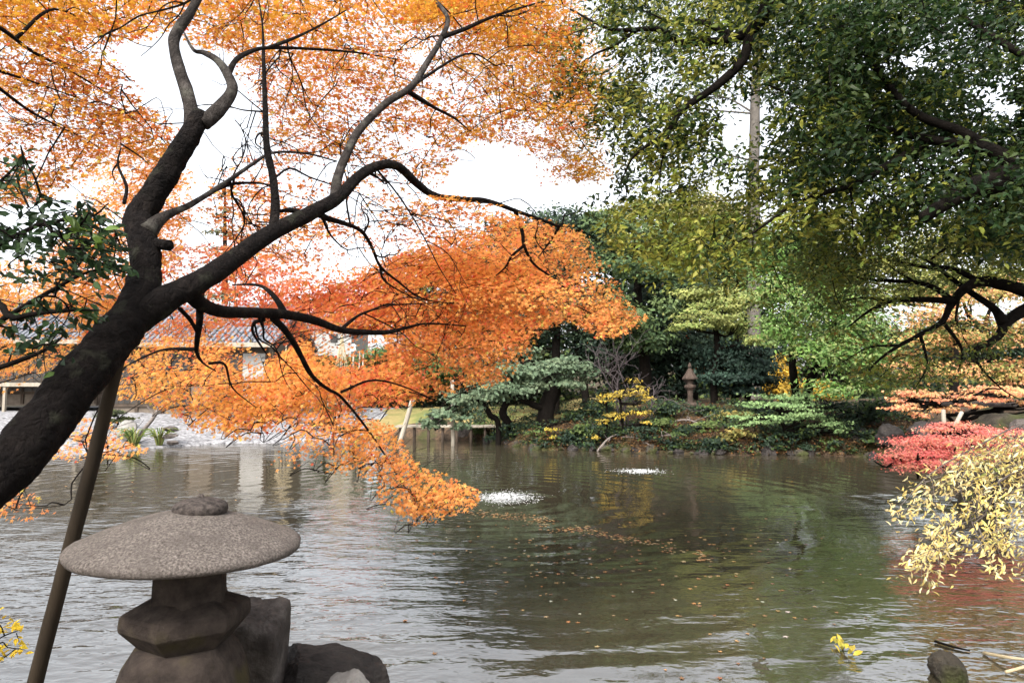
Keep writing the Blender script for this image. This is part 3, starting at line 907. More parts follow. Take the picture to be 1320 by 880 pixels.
def rock_mesh(c, dims, seed, block=2.0, amp=.16, sub=4, rz=0.0, tilt=(0, 0), freq=1.6, cuts=11):
    v, f = ico(sub)
    p = np.abs(v) ** (block)
    k = (p.sum(1)) ** (-1 / block)
    V = v * k[:, None]
    rr_ = np.random.default_rng(1000 + int(seed))
    for q in range(cuts):          # broken faces
        nn_ = norm(rr_.normal(size=3)); d_ = .62 + .3 * rr_.random()
        V = V - nn_ * np.maximum(0, V @ nn_ - d_ * (1.25 if block > 5 else 1.0))[:, None]
    off = Vector((seed * 3.7, seed * 1.3, seed * 7.1))
    nn = np.array([noise.noise(Vector(x * freq) + off) + .5 * noise.noise(Vector(x * freq * 2.3) + off) + .22 * noise.noise(Vector(x * freq * 6) + off) - .22 * abs(noise.noise(Vector(x * freq * 4) + off)) + (.14 * abs(noise.noise(Vector(x * freq * 13) + off)) if sub > 4 else 0) for x in v])
    V = V * (1 + amp * nn)[:, None] * np.array(dims)
    cx_, sx_ = math.cos(tilt[0]), math.sin(tilt[0]); cy_, sy_ = math.cos(tilt[1]), math.sin(tilt[1])
    V = np.stack([V[:, 0], V[:, 1] * cx_ - V[:, 2] * sx_, V[:, 1] * sx_ + V[:, 2] * cx_], 1)
    V = np.stack([V[:, 0] * cy_ + V[:, 2] * sy_, V[:, 1], -V[:, 0] * sy_ + V[:, 2] * cy_], 1)
    c_, s2 = math.cos(rz), math.sin(rz)
    V = np.stack([V[:, 0] * c_ - V[:, 1] * s2, V[:, 0] * s2 + V[:, 1] * c_, V[:, 2]], 1)
    return V + np.array(c), f


def rock(c, dims, seed, m, label, group=None, name='rock', **k):
    mb = MB()
    V, f = rock_mesh(c, dims, seed, **k)
    mb.add(V, [f])
    o = mb.build(name, m, loc=c, smooth=k.get('sub', 4) == 4)
    return tag(o, label, 'rock', group)


rock(at(331, 858, 3.05) - [0, 0, .07], (32 * pxm(850, 3.05), .14, .335), 2, M_ROCK, 'upright square topped rock standing against the stone lantern', block=12.0, amp=.06, sub=6, rz=.12, tilt=(.24, .08), freq=1.5, cuts=0)
rock(at(412, 862, 3.15) - [0, 0, .10], (86 * pxm(860, 3.15), .18, .185), 5, M_ROCK_DARK, 'long flat dark rock tapering towards the water beside the upright rock', block=3.0, amp=.13, sub=6, cuts=4, rz=-.1, tilt=(.1, .05), freq=1.5)
rock(at(441, 886, 2.85) - [0, 0, .10], (42 * pxm(880, 2.85), .12, .19), 9, M_ROCK_PALE, 'pale rounded stone below the long flat dark rock', block=2.2, amp=.07, sub=6)
rock(wat(1236, 880) + np.array([0, .1, .02]), (.165, .16, .19), 12, M_ROCK_MOSS, 'dark mossy rock alone in the shallows near floating sticks', block=2.6, amp=.16, sub=6)
# ------------------------------------------------------------------ houses on the far left bank
def hx(px, Y): return float(at(px, 500, Y)[0])
def hz(py, Y): return float(at(660, py, Y)[2])


def roof_slab(mb, x0, x1, yA, zA, yB, zB, th=.16, ribs=.3):
    """tiled slope from the eave (yA, zA) up to the ridge (yB, zB), with rows of round tiles"""
    v = np.array([[x0, yA, zA], [x1, yA, zA], [x1, yB, zB], [x0, yB, zB]], float)
    w = v - np.array([0, 0, th])
    mb.add(np.vstack([v, w]), [np.array([[0, 1, 2, 3], [7, 6, 5, 4], [0, 4, 5, 1], [1, 5, 6, 2], [2, 6, 7, 3], [3, 7, 4, 0]])])
    n = int((x1 - x0) / ribs)
    for i in range(n + 1):
        x = x0 + .06 + (x1 - x0 - .12) * i / n
        tube(mb, [[x, yA - .02, zA + .03], [x, yB, zB + .03]], [.07, .07], 6, 1)


def house(name, label, x0, x1, Yf, depth, zg, ze, zr, bays, dark_bays, over=.9):
    r = empty(name, ((x0 + x1) / 2, Yf + depth / 2, zg), label, 'house')
    zw = ze + .25
    mb = MB(); box(mb, x0, x1, Yf, Yf + depth, zg - .3, zw)
    ym = Yf + depth / 2
    k = (zr - ze) / (depth / 2 + over)
    zt = ze + over * k - .2
    for s in (x0 + .01, x1 - .13):      # gable ends
        v = np.array([[s, Yf, zw], [s, Yf + depth, zw], [s, ym, zr - .35], [s + .12, Yf, zw], [s + .12, Yf + depth, zw], [s + .12, ym, zr - .35]])
        mb.add(v, [np.array([[0, 2, 1], [3, 4, 5]]), np.array([[0, 3, 5, 2], [1, 2, 5, 4]])])
    mb.build('wall', M_CLAY, r)
    mb = MB()
    roof_slab(mb, x0 - .7, x1 + .7, Yf - over, ze, ym, zr)
    roof_slab(mb, x0 - .7, x1 + .7, Yf + depth + over, ze, ym, zr)
    rf = mb.build('roof', M_TILE, r)
    mb = MB()
    tube(mb, [[x0 - .75, ym, zr + .12], [x1 + .75, ym, zr + .12]], [.2, .2], 10, 1)
    mb.build('ridge', M_TILE, rf, smooth=True)
    mb = MB()
    box(mb, x0 - .7, x1 + .7, Yf - over - .05, Yf - over - .005, ze - .26, ze - .02)
    mb.build('fascia', M_POST, r)
    n = bays
    bw = (x1 - x0) / n
    mb = MB()
    for i in range(n + 1):
        x = x0 + i * bw
        box(mb, x - .08, x + .08, Yf - .08, Yf - .003, zg - .2, zw)
    box(mb, x0, x1, Yf - .11, Yf - .083, ze - .55, ze - .38)
    box(mb, x0, x1, Yf - .11, Yf - .083, zg + .35, zg + .5)
    mb.build('timber_frame', M_TIMBER, r)
    for i in range(n):
        if i in dark_bays:
            w = MB()
            xa, xb = x0 + i * bw + .085, x0 + (i + 1) * bw - .085
            box(w, xa, xb, Yf - .05, Yf - .004, zg + .52, ze - .57)
            wo_ = w.build('window', M_SHOJI, r)
            g = MB()
            for q in range(1, 4):
                xx = xa + (xb - xa) * q / 4
                box(g, xx - .02, xx + .02, Yf - .07, Yf - .052, zg + .53, ze - .58)
            for q in range(1, 4):
                zz = zg + .53 + (ze - zg - 1.11) * q / 4
                box(g, xa, xb, Yf - .088, Yf - .072, zz - .02, zz + .02)
            g.build('frame', M_TIMBER, wo_)
    return r


hA = house('tiled_house', 'grey tiled house with pale eave boards and raised veranda, behind the near maple trunk', hx(-170, 39), hx(118, 39), 39.5, 7.0, 1.7, hz(437, 38.6), hz(396, 43) + .3, 6, (0, 1, 2, 3, 4, 5))
mb = MB(); xa, xb = hx(-175, 38.3), hx(112, 38.3)
box(mb, xa, xb, 37.7, 39.4, hz(498, 38), hz(493, 38))
vd = mb.build('veranda', M_POST, hA)
for q in range(7):
    mb = MB(); x = xa + .2 + (xb - xa - .4) * q / 6
    box(mb, x - .07, x + .07, 37.75, 37.9, .2, hz(498, 38) - .003)
    mb.build('post', M_POST, vd)
hB = house('tiled_house', 'long grey tiled house with white end bay, facing the white gravel beach', hx(140, 36.5), hx(341, 36.5), 36.8, 6.2, 1.05, hz(441, 36), hz(402, 39.5) + .2, 6, (0, 1, 2, 4))
mb = MB(); xe = hx(341, 36.5); bw_ = (hx(341, 36.5) - hx(140, 36.5)) / 6
box(mb, xe - bw_ + .09, xe - .09, 36.74, 36.797, 1.1, hz(452, 36.5)); mb.build('white_panel', M_PLASTER, hB)
x0 = hx(375, 52); x1 = hx(452, 52)
wb = empty('white_building', ((x0 + x1) / 2, 54, .8), 'plain white flat roofed building in the distance beyond the tiled houses', 'building')
mb = MB(); box(mb, x0, x1, 52, 58, .5, hz(418, 52)); mb.build('wall', M_PLASTER, wb)
mb = MB(); box(mb, x0 - .2, x1 + .2, 51.8, 58.2, hz(418, 52) + .004, hz(415, 52)); mb.build('roof', M_WHITE, wb)
for q in (387, 425):
    mb = MB(); box(mb, hx(q, 52), hx(q + 9, 52), 51.93, 51.997, hz(441, 52), hz(430, 52)); mb.build('window', M_SHOJI, wb)

# ------------------------------------------------------------------ far bank: trees
def clumps(mb, pads, size, pal, dens=3.2, tm=TUFT, flat=.35, out_w=.9, up_w=.8, rag=.28, spread=.55):
    for cx_, cy_, rx, ry, Y in pads:
        s = pxm(cy_, Y)
        c = at(cx_, cy_, Y)
        rad = np.array([rx * s, max(rx * .8, ry) * s, ry * s])
        lp = size / s
        n = int(1.3 * dens * math.pi * rx * ry / (.3 * lp * lp))
        K = int(max(7, min(60, rx * ry / 45)))
        dirs = norm(rng.normal(size=(K, 3)) * np.array([1, 1, .9]) + np.array([0, -.25, .15]))
        sub = dirs * (rng.random((K, 1)) ** .35) * .86
        tint = 1 + rng.normal(size=K) * .16
        hue = rng.integers(0, len(pal), K)
        a = rng.integers(0, K, n)
        q = rng.normal(size=(n, 3)) * rag * np.array([1, 1, flat + .25])
        p = sub[a] + q
        pos = c + p * rad
        nr = norm(p) * out_w + np.array([0, -.15, up_w]) + rng.normal(size=(n, 3)) * spread
        base = np.array(pal)[hue[a]] * tint[a][:, None]
        col = np.where(rng.random((n, 1)) < .65, base, pick(pal, n, .08)) * (1 + rng.normal(size=(n, 1)) * .14)
        leaves(mb, tm, pos, nr, size * (.7 + .6 * rng.random(n)), np.clip(col, .004, .9))


def tree(name, label, base, trunks, pads, size, pal, cat='tree', group=None, m=M_FAR, bark=None, limbs=True, **k):
    """base: (px, Y) foot of the tree; trunks: lists of (px, py, r_px, Y)"""
    X = float(at(base[0], 500, base[1])[0])
    b = np.array([X, base[1], gz(X, base[1])])
    r = empty(name, b, label, cat, group)
    mb = MB()
    ends = []
    for t in trunks:
        P, R = pxpath(t)
        if t is trunks[0] or len(t) > 2 and t[0][1] > 500:
            foot = P[0].copy(); foot[2] = min(foot[2], gz(foot[0], foot[1])) - .2
            P = np.vstack([foot, P]); R = np.concatenate([[R[0] * 1.25], R])
        Q, _ = tube(mb, P, R, 9, 4, .14, 2.0)
        ends.append(Q)
    E = np.concatenate(ends)
    if limbs:
        for cx_, cy_, rx, ry, Y in pads:
            c = at(cx_, cy_, Y); s = pxm(cy_, Y)
            j = np.argmin(np.linalg.norm(E - c - [0, 0, -.25 * rx * s], axis=1))
            mid = (E[j] + c) / 2 + rng.normal(size=3) * .12 * rx * s
            tube(mb, [E[j], mid, c], [.05 + .0012 * rx * s * 10, .05, .03], 6, 4, .1, 2)
            for q in range(3):
                e = c + rng.normal(size=3) * np.array([rx, rx, ry]) * s * .5
                tube(mb, [mid, (mid + e) / 2 + rng.normal(size=3) * .1, e], [.035, .025, .012], 5, 3)
    mb.build('trunk', bark or M_DARKBARK, r, smooth=True)
    mb = MB()
    clumps(mb, pads, size, pal, **k)
    mb.build('crown', m, r)
    return r


PINE = [(.10, .145, .085), (.125, .17, .10), (.08, .115, .065), (.15, .19, .11)]
DEEP = [(.022, .038, .022), (.03, .05, .028), (.016, .03, .02)]
MIDG = [(.085, .12, .035), (.11, .145, .045), (.065, .10, .03)]
OLIVE = [(.18, .19, .05), (.24, .23, .065), (.14, .16, .04), (.28, .25, .08)]
YGREEN = [(.22, .25, .075), (.27, .28, .09), (.17, .21, .06)]
GLOSS = [(.13, .24, .055), (.18, .30, .075), (.095, .18, .045), (.24, .33, .12), (.26, .30, .10)]
TAN = [(.42, .36, .17), (.36, .32, .14), (.32, .29, .12)]
BLUEG = [(.03, .055, .04), (.04, .07, .05), (.022, .04, .03)]

tree('pine_tree', 'low spreading pine with thick black trunk leaning over the water, behind the low maple boughs', (706, 29.2),
     [[(706, 566, 13, 29.2), (703, 545, 11.5, 29.2), (706, 520, 11, 29.2), (714, 500, 10, 29.2), (706, 486, 7, 29.2)], [(706, 530, 6, 29.1), (688, 522, 4.5, 29), (668, 512, 4, 28.7), (640, 500, 3, 28.5)],
      [(664, 562, 6, 29.4), (655, 545, 5.5, 29.3), (648, 532, 5, 29.1), (655, 515, 4, 29)], [(642, 545, 3.5, 29.2), (632, 535, 4, 29), (622, 520, 3, 28.6), (600, 515, 2.5, 28.4)]],
     [(706, 478, 62, 17, 29.2), (742, 492, 36, 13, 29), (660, 478, 34, 15, 29), (640, 502, 42, 17, 28.6), (604, 516, 30, 15, 28.4), (572, 530, 26, 13, 28.3), (556, 542, 18, 12, 28.3), (595, 540, 20, 12, 28.3), (680, 500, 34, 12, 28.6), (730, 470, 32, 13, 29.6), (665, 455, 30, 12, 29.6)],
     .20, PINE, dens=2.6, flat=.3)
tree('evergreen_tree', 'tall dark evergreen rising just above the low leaning pine', (728, 33),
     [[(716, 530, 6, 33), (716, 480, 6, 33), (718, 420, 5, 33), (720, 340, 4, 33)], [(756, 520, 5, 33.5), (750, 475, 5, 33.5), (742, 430, 4.5, 33.5), (735, 390, 3, 33.5)]],
     [(715, 395, 70, 30, 33), (680, 420, 50, 25, 33), (760, 400, 45, 26, 33.3), (700, 350, 70, 35, 33.4), (640, 400, 55, 35, 34), (600, 430, 50, 40, 34.5), (740, 330, 45, 30, 34), (765, 445, 34, 24, 33), (630, 335, 44, 32, 36), (590, 365, 40, 36, 36), (655, 300, 44, 28, 36), (722, 286, 40, 26, 35), (750, 290, 30, 26, 35.5), (690, 300, 34, 24, 36), (565, 410, 34, 30, 36)],
     .22, DEEP + PINE[:1], dens=2.8)
tree('layered_tree', 'green tree with flat layered boughs above the leafless shrub', (836, 34),
     [[(838, 545, 8, 34), (832, 480, 7.5, 34), (824, 410, 6, 34), (820, 330, 4, 34), (812, 270, 2, 34)], [(800, 545, 5, 33.6), (793, 500, 5, 33.6), (790, 440, 4, 33.6)]],
     [(800, 342, 46, 17, 33), (842, 312, 48, 20, 33.6), (790, 290, 46, 20, 34), (850, 362, 46, 18, 33), (815, 410, 60, 17, 32.4), (776, 385, 34, 18, 33), (872, 335, 36, 22, 33.8), (862, 395, 36, 16, 33), (830, 440, 44, 20, 33.4), (770, 330, 30, 24, 34.4), (790, 440, 40, 20, 34)],
     .22, [(.085, .135, .055), (.11, .16, .065), (.135, .18, .07), (.055, .09, .04)], dens=2.6, flat=.3)
tree('evergreen_tree', 'dark evergreen of deep shadowy green behind the leafless shrub', (860, 37),
     [[(850, 540, 6, 37), (852, 470, 6, 37), (858, 380, 4, 37)], [(880, 540, 5, 37.4), (874, 470, 5, 37), (868, 420, 4, 37)]],
     [(850, 440, 60, 40, 37), (800, 450, 50, 40, 37.5), (900, 450, 40, 45, 37.6), (860, 380, 60, 50, 37.8), (820, 490, 40, 24, 36), (870, 490, 34, 24, 36)],
     .24, DEEP, dens=2.8)
tree('broadleaf_tree', 'tall olive green tree forming the skyline above the layered boughs', (880, 46),
     [[(880, 530, 9, 46), (884, 440, 8, 46), (880, 340, 6, 46), (878, 270, 3, 46)]],
     [(880, 262, 50, 20, 46), (840, 275, 44, 22, 45), (780, 285, 44, 24, 45), (920, 300, 44, 26, 45), (860, 300, 60, 30, 45), (800, 318, 55, 28, 45.5), (940, 340, 60, 30, 46), (900, 370, 60, 30, 46), (760, 310, 26, 24, 46)],
     .30, OLIVE + MIDG, dens=2.4)
tree('broadleaf_tree', 'rounded tan leaved tree in the distance beyond the olive skyline tree', (925, 54),
     [[(925, 520, 8, 54), (925, 400, 7, 54), (922, 300, 4, 54)]],
     [(905, 262, 34, 15, 54), (930, 275, 36, 20, 53), (895, 278, 26, 14, 53), (950, 290, 40, 24, 54), (930, 320, 50, 30, 55)],
     .32, TAN, dens=2.6)
tree('layered_tree', 'yellow green tree with flat boughs over the small far stone lantern', (918, 31),
     [[(922, 535, 5, 31), (920, 490, 4.5, 31), (925, 450, 4, 31), (920, 410, 2.5, 31)]],
     [(915, 408, 44, 12, 30.6), (948, 420, 38, 12, 30.5), (890, 422, 34, 10, 30.4), (970, 440, 28, 11, 30.2), (930, 395, 40, 12, 31.4), (955, 385, 44, 16, 31.8), (900, 380, 36, 14, 32)],
     .18, YGREEN, dens=2.6, flat=.25)
tree('conifer_tree', 'dark blue green conifer standing beside the small far stone lantern', (948, 32),
     [[(946, 525, 5, 32), (950, 480, 4, 32), (950, 430, 2.5, 32)], [(962, 525, 4, 32), (966, 490, 3.5, 32), (962, 450, 2, 32)]],
     [(945, 452, 42, 15, 31.6), (930, 470, 40, 15, 31.4), (968, 470, 36, 15, 31.4), (945, 488, 46, 14, 31.2), (915, 485, 22, 13, 31.3), (978, 490, 28, 15, 31.4), (950, 505, 36, 9, 31.2), (990, 455, 26, 24, 32.5)],
     .20, BLUEG, dens=3.0, flat=.3)
tree('glossy_tree', 'glossy bright green broadleaf tree with twin dark trunks at the waterside', (1032, 27.6),
     [[(1024, 540, 6, 27.6), (1026, 510, 5.5, 27), (1022, 470, 5, 25.4), (1024, 400, 4, 25.3), (1040, 320, 2.5, 25.3)], [(1036, 542, 7, 27.6), (1041, 505, 6, 26.8), (1056, 460, 5, 25), (1080, 400, 4, 25), (1090, 340, 2.5, 25)]],
     [(1020, 325, 44, 30, 25), (1000, 372, 44, 34, 25), (1050, 395, 56, 36, 24.4), (1010, 420, 34, 28, 24.6), (1085, 385, 40, 28, 25), (1100, 425, 52, 32, 24.5), (1075, 455, 50, 30, 24.2), (1040, 455, 34, 26, 24.4), (1110, 470, 46, 30, 24), (1085, 500, 44, 18, 23.8), (1135, 450, 36, 30, 25), (1010, 300, 40, 26, 26), (1045, 350, 40, 30, 25.5), (1130, 500, 36, 14, 24), (970, 340, 34, 28, 26)],
     .15, GLOSS, m=M_GLOSSY, dens=2.3, tm=OVAL, rag=.30)
tree('green_maple', 'pale green low maple spreading over the earth bank beneath the glossy tree', (1006, 25.4),
     [[(1012, 556, 2.5, 25.4), (1006, 535, 2, 25.2), (1010, 518, 1.5, 25)]],
     [(1000, 512, 36, 8, 25.4), (976, 522, 32, 8, 25.2), (1022, 522, 42, 9, 25), (958, 537, 24, 7, 25.2), (1048, 533, 34, 9, 24.8), (1068, 545, 26, 7, 24.7), (1010, 538, 40, 7, 24.8), (978, 546, 22, 6, 24.9), (1036, 508, 26, 8, 25.6), (1082, 553, 14, 6, 24.6), (950, 548, 14, 5, 25)],
     .13, [(.20, .30, .12), (.25, .36, .15), (.16, .25, .10)], tm=MAPLE, dens=2.2, flat=.2, up_w=1.0)
tree('dark_shrub', 'dark green shrub in the shade under the glossy tree boughs', (1105, 26),
     [[(1105, 550, 2, 26), (1105, 535, 1.5, 26)]], [(1095, 535, 34, 12, 26), (1130, 528, 34, 16, 26), (1075, 525, 26, 12, 26.6)], .16, DEEP + MIDG[2:], cat='shrub', dens=2.6)
tree('yellow_shrub', 'sparse shrub with bright yellow leaves at the far waterline', (804, 26.6),
     [[(806, 575, 2, 26.6), (803, 550, 1.8, 26.6), (800, 520, 1.5, 26.6), (798, 495, 1, 26.6)], [(780, 570, 1.4, 26.7), (783, 545, 1.2, 26.7), (782, 520, 1, 26.7)]],
     [(782, 512, 22, 6, 26.4), (805, 508, 22, 8, 26.4), (824, 502, 16, 8, 26.4), (832, 515, 13, 6, 26.4), (796, 536, 20, 6, 26.2), (778, 543, 12, 5, 26.2), (826, 530, 16, 6, 26.2), (768, 563, 9, 4, 26.2), (834, 545, 8, 4, 26.2), (815, 490, 10, 5, 26.4)],
     .15, [(.38, .27, .045), (.46, .33, .06), (.30, .23, .05)], tm=OVAL, cat='shrub', dens=1.3, flat=.3)
tree('yellow_plant', 'small tuft of yellow leaves below the thick black pine trunk', (712, 27.2), [[(713, 572, 1, 27.2), (713, 560, .8, 27.2)]],
     [(706, 553, 9, 4, 27), (720, 554, 6, 3, 27), (714, 563, 9, 3, 27)], .13, [(.45, .34, .05), (.38, .32, .06)], tm=OVAL, cat='plant', dens=1.3, limbs=False)
tree('orange_maple', 'distant orange leaved maple glimpsed behind the small far stone lantern', (900, 41), [[(896, 520, 4, 41), (898, 470, 3, 41)]],
     [(893, 430, 16, 12, 40), (900, 452, 16, 10, 40), (884, 440, 12, 10, 40), (905, 480, 18, 12, 40), (770, 450, 14, 18, 40)], .22, [(.62, .20, .05), (.60, .28, .06), (.5, .12, .05)], dens=1.8)
tree('yellow_tree', 'golden yellow tree glimpsed between the conifer and the twin dark trunks', (1008, 38), [[(1010, 530, 4, 38), (1010, 480, 3, 38)]],
     [(1010, 500, 24, 24, 38), (1015, 470, 22, 22, 38), (1060, 505, 30, 20, 39)], .24, [(.50, .32, .04), (.42, .28, .05)], dens=2.4)

tree('tall_tree', 'tall tree with a pale bare trunk far behind the overhanging evergreen boughs', (972, 44),
     [[(972, 520, 9, 44), (972, 380, 8, 44), (972, 240, 7, 44), (974, 120, 6, 44), (978, 40, 4, 44)]],
     [(900, 120, 60, 44, 44), (850, 190, 50, 40, 44), (930, 210, 34, 30, 44), (1020, 90, 50, 46, 44), (1050, 190, 50, 50, 44), (960, 20, 80, 40, 44), (1100, 130, 50, 50, 45), (820, 130, 40, 40, 45)], .30, MIDG + DEEP + OLIVE[:1], bark=rough_mat('grey_bark', [(.3, (.06, .052, .045)), (.7, (.13, .115, .10))], 6, bump=.5, bdist=.03), dens=.8)
# the leafless shrub: one branching mesh
X = float(at(806, 500, 27.2)[0])
r = empty('bare_shrub', (X, 27.2, gz(X, 27.2)), 'leafless purplish grey shrub with wiry branches above the yellow shrub', 'shrub')
mb = MB()


def wiry(p, d, L, r_, depth):
    q = [p]
    for k in range(4):
        d = norm(d + rng.normal(size=3) * .22 + np.array([0, 0, .03]))
        q.append(q[-1] + d * L / 4)
    tube(mb, q, np.linspace(r_, r_ * .6, 5), 5, 2)
    if depth:
        for k in range(3 if depth > 1 else 4):
            j = rng.integers(2, 5)
            wiry(q[j], norm(d + rng.normal(size=3) * np.array([.75, .6, .5])), L * (.55 + .3 * rng.random()), r_ * .6, depth - 1)


b0 = np.array([X, 27.2, gz(X, 27.2) - .1])
for dx in (-.55, -.15, .25, .6):
    wiry(b0 + np.array([dx * .3, 0, 0]), norm(np.array([dx * .8, rng.normal() * .2, 1.0])), 1.75, .035, 3)
mb.build('branches', rough_mat('purplish_bark', [(.3, (.035, .027, .028)), (.7, (.10, .08, .082))], 12, bump=.5, bdist=.02), r, smooth=True)

# the right-hand bank
tree('olive_tree', 'yellowish olive tree in the distance above the peach orange maple', (1230, 31), [[(1230, 540, 6, 31), (1230, 430, 5, 31), (1230, 330, 3, 31)]],
     [(1150, 345, 46, 26, 31), (1200, 320, 44, 24, 31), (1260, 310, 46, 26, 31), (1130, 390, 40, 24, 31), (1310, 320, 44, 30, 31), (1220, 365, 60, 28, 30.5), (1290, 365, 50, 28, 31), (1100, 360, 30, 26, 31), (1180, 370, 40, 22, 30)], .20, OLIVE + YGREEN, dens=3.0)
PEACH = [(.64, .33, .15), (.68, .36, .14), (.60, .28, .14), (.55, .36, .12), (.40, .30, .10), (.20, .22, .06), (.14, .18, .05)]
tree('orange_maple', 'peach orange maple seen through the dark bare branches across the pond', (1290, 21.5), [[(1290, 560, 5, 21.5), (1285, 500, 5, 21.5), (1270, 420, 3.5, 21.5)], [(1360, 560, 5, 22), (1350, 450, 4, 22)]],
     [(1190, 405, 46, 20, 21), (1240, 385, 46, 22, 21), (1300, 375, 50, 24, 21.5), (1200, 440, 50, 24, 20.6), (1260, 430, 56, 28, 21), (1320, 420, 40, 34, 21.5), (1230, 480, 60, 18, 20.4), (1300, 480, 50, 22, 20.6), (1165, 470, 30, 20, 21), (1380, 410, 60, 44, 22)],
     .13, PEACH, tm=MAPLE, dens=1.8, flat=.25)
tree('orange_maple', 'low salmon orange maple spray hanging just above the red maple bush', (1200, 19), [[(1236, 560, 2.6, 19), (1225, 540, 2.2, 19), (1200, 520, 1.6, 19)]],
     [(1175, 508, 30, 9, 18.8), (1205, 512, 32, 9, 18.6), (1165, 524, 24, 8, 18.6), (1210, 528, 28, 8, 18.4), (1184, 534, 16, 7, 18.4), (1160, 516, 16, 7, 18.8), (1300, 500, 46, 10, 18), (1340, 508, 30, 12, 18), (1255, 505, 26, 7, 18.2), (1270, 512, 34, 8, 16.2), (1250, 522, 18, 6, 16.2), (1310, 508, 30, 8, 16.2), (1330, 520, 20, 6, 16.2)],
     .11, [(.68, .34, .16), (.66, .25, .14), (.68, .40, .16)], tm=MAPLE, dens=1.9, flat=.22)
tree('red_maple', 'pinkish red low maple bush overhanging the water beside the cream leaved shrub', (1262, 14.2), [[(1275, 600, 3, 14.2), (1262, 580, 2.6, 14.2), (1235, 572, 2, 14)], [(1262, 580, 2, 14.2), (1220, 590, 1.5, 13.8), (1175, 592, 1, 13.6)]],
     [(1180, 584, 40, 12, 13.6), (1150, 590, 22, 11, 13.5), (1215, 570, 44, 13, 13.8), (1200, 594, 48, 10, 13.5), (1250, 562, 44, 10, 14), (1280, 556, 40, 7, 14.2), (1235, 585, 50, 14, 13.8), (1180, 603, 30, 7, 13.4), (1212, 552, 30, 8, 14.2), (1185, 568, 36, 10, 13.8), (1240, 550, 30, 7, 14.2), (1300, 575, 40, 16, 14.2)],
     .062, [(.84, .24, .20), (.86, .29, .22), (.80, .18, .16), (.86, .37, .22)], tm=MAPLE, dens=3.0, flat=.5, rag=.30)

# dense wood that closes the view behind the far bank trees
mb = MB()
pads = []
for x in range(540, 1700, 44):
    for y in (330, 380, 430, 475, 515):
        if y < 380 and x < 700: continue
        if x > 1050 and y < 400: continue
        pads.append((x + rng.normal() * 14, y + rng.normal() * 8, 46, 34, 50 + rng.normal() * 2.5))
clumps(mb, pads, .42, DEEP + MIDG[:2] + [(.06, .06, .03)], dens=2.2)
tag(mb.build('woodland', M_FAR), 'dark dense wood closing the view behind the far bank trees', 'wood', kind='stuff')

# left side, beyond the gravel
tree('conifer_tree', 'thin grey green conifer top rising behind the tiled houses', (288, 47), [[(290, 520, 5, 47), (290, 380, 4, 47), (290, 235, 1, 47)]],
     [(290, 250, 9, 9, 47), (290, 275, 15, 9, 47), (288, 300, 22, 10, 47), (294, 325, 26, 11, 47), (288, 352, 32, 12, 47), (292, 380, 36, 13, 47), (290, 410, 40, 14, 47)], .28, [(.13, .14, .08), (.10, .12, .07), (.18, .15, .07)], dens=1.1, flat=.25)
tree('red_maple', 'distant red maple beyond the white flat roofed building', (450, 60), [[(450, 520, 5, 60), (450, 430, 4, 60)]],
     [(430, 388, 34, 12, 60), (470, 384, 36, 13, 60), (400, 398, 26, 12, 60), (510, 395, 30, 14, 60), (450, 405, 60, 14, 59), (540, 405, 30, 16, 60)], .34, [(.45, .07, .04), (.5, .11, .05), (.36, .07, .05)], dens=2.4)
for (x, y, rx, ry, Y, lab) in ((420, 465, 34, 24, 45, 'rounded green shrub under the white flat roofed building'), (490, 462, 38, 28, 44, 'bushy green shrub beside the white lamp on a post'), (545, 470, 40, 30, 44, 'dark green shrub mostly hidden behind the orange maple boughs')):
    tree('green_shrub', lab, (x, Y), [[(x, y + ry, 2, Y), (x, y, 1.5, Y)]], [(x, y, rx, ry * .6, Y), (x - rx * .4, y + ry * .4, rx * .7, ry * .6, Y - .5), (x + rx * .4, y + ry * .35, rx * .7, ry * .6, Y - .4)], .26, [(.07, .12, .035), (.10, .16, .05), (.05, .09, .03)], cat='shrub', dens=2.8)
for (x, y, rx, ry, Y, lab) in ((152, 536, 30, 13, 31.5, 'clipped round shrub on the gravel beside the weathered log prop'), (418, 545, 22, 12, 33.5, 'low clipped shrub at the end of the gravel beach'), (450, 553, 20, 9, 32.4, 'small clipped shrub touching the water by the plank walkway'), (432, 528, 26, 12, 36, 'clipped shrub behind the low maple boughs, on the gravel')):
    tree('clipped_shrub', lab, (x, Y), [[(x, y + ry, 1.5, Y), (x, y, 1, Y)]], [(x, y, rx, ry * .9, Y)], .14, [(.075, .085, .035), (.10, .11, .045), (.05, .06, .03)], cat='shrub', dens=3.4, rag=.16, limbs=False)

# iris tufts and rocks by the gravel
for (x, y, Y, lab, n) in ((172, 575, 27.3, 'strap leaved green plant at the edge of the gravel beach', 46), (205, 572, 28, 'second strap leaved plant, nearer the dark rocks', 40)):
    mb = MB(); c = at(x, y, Y)
    r_ = empty('iris_plant', (c[0], c[1], gz(c[0], c[1])), lab, 'plant')
    for q in range(n):
        a = rng.random() * 6.28; l = .45 + .5 * rng.random(); o = np.array([math.cos(a), math.sin(a), 0])
        b = np.array([c[0], c[1], gz(c[0], c[1])]) + o * .12 * rng.random()
        p = [b, b + o * l * .35 + [0, 0, l * .75], b + o * l * .85 + [0, 0, l * .70]]
        tube(mb, p, [.022, .02, .004], 3, 3, col=pick([(.16, .22, .05), (.28, .28, .09), (.10, .17, .04)], 1)[0], cap=False)
    mb.build('leaves', M_FAR, r_)
X = float(at(180, 500, 28.5)[0])
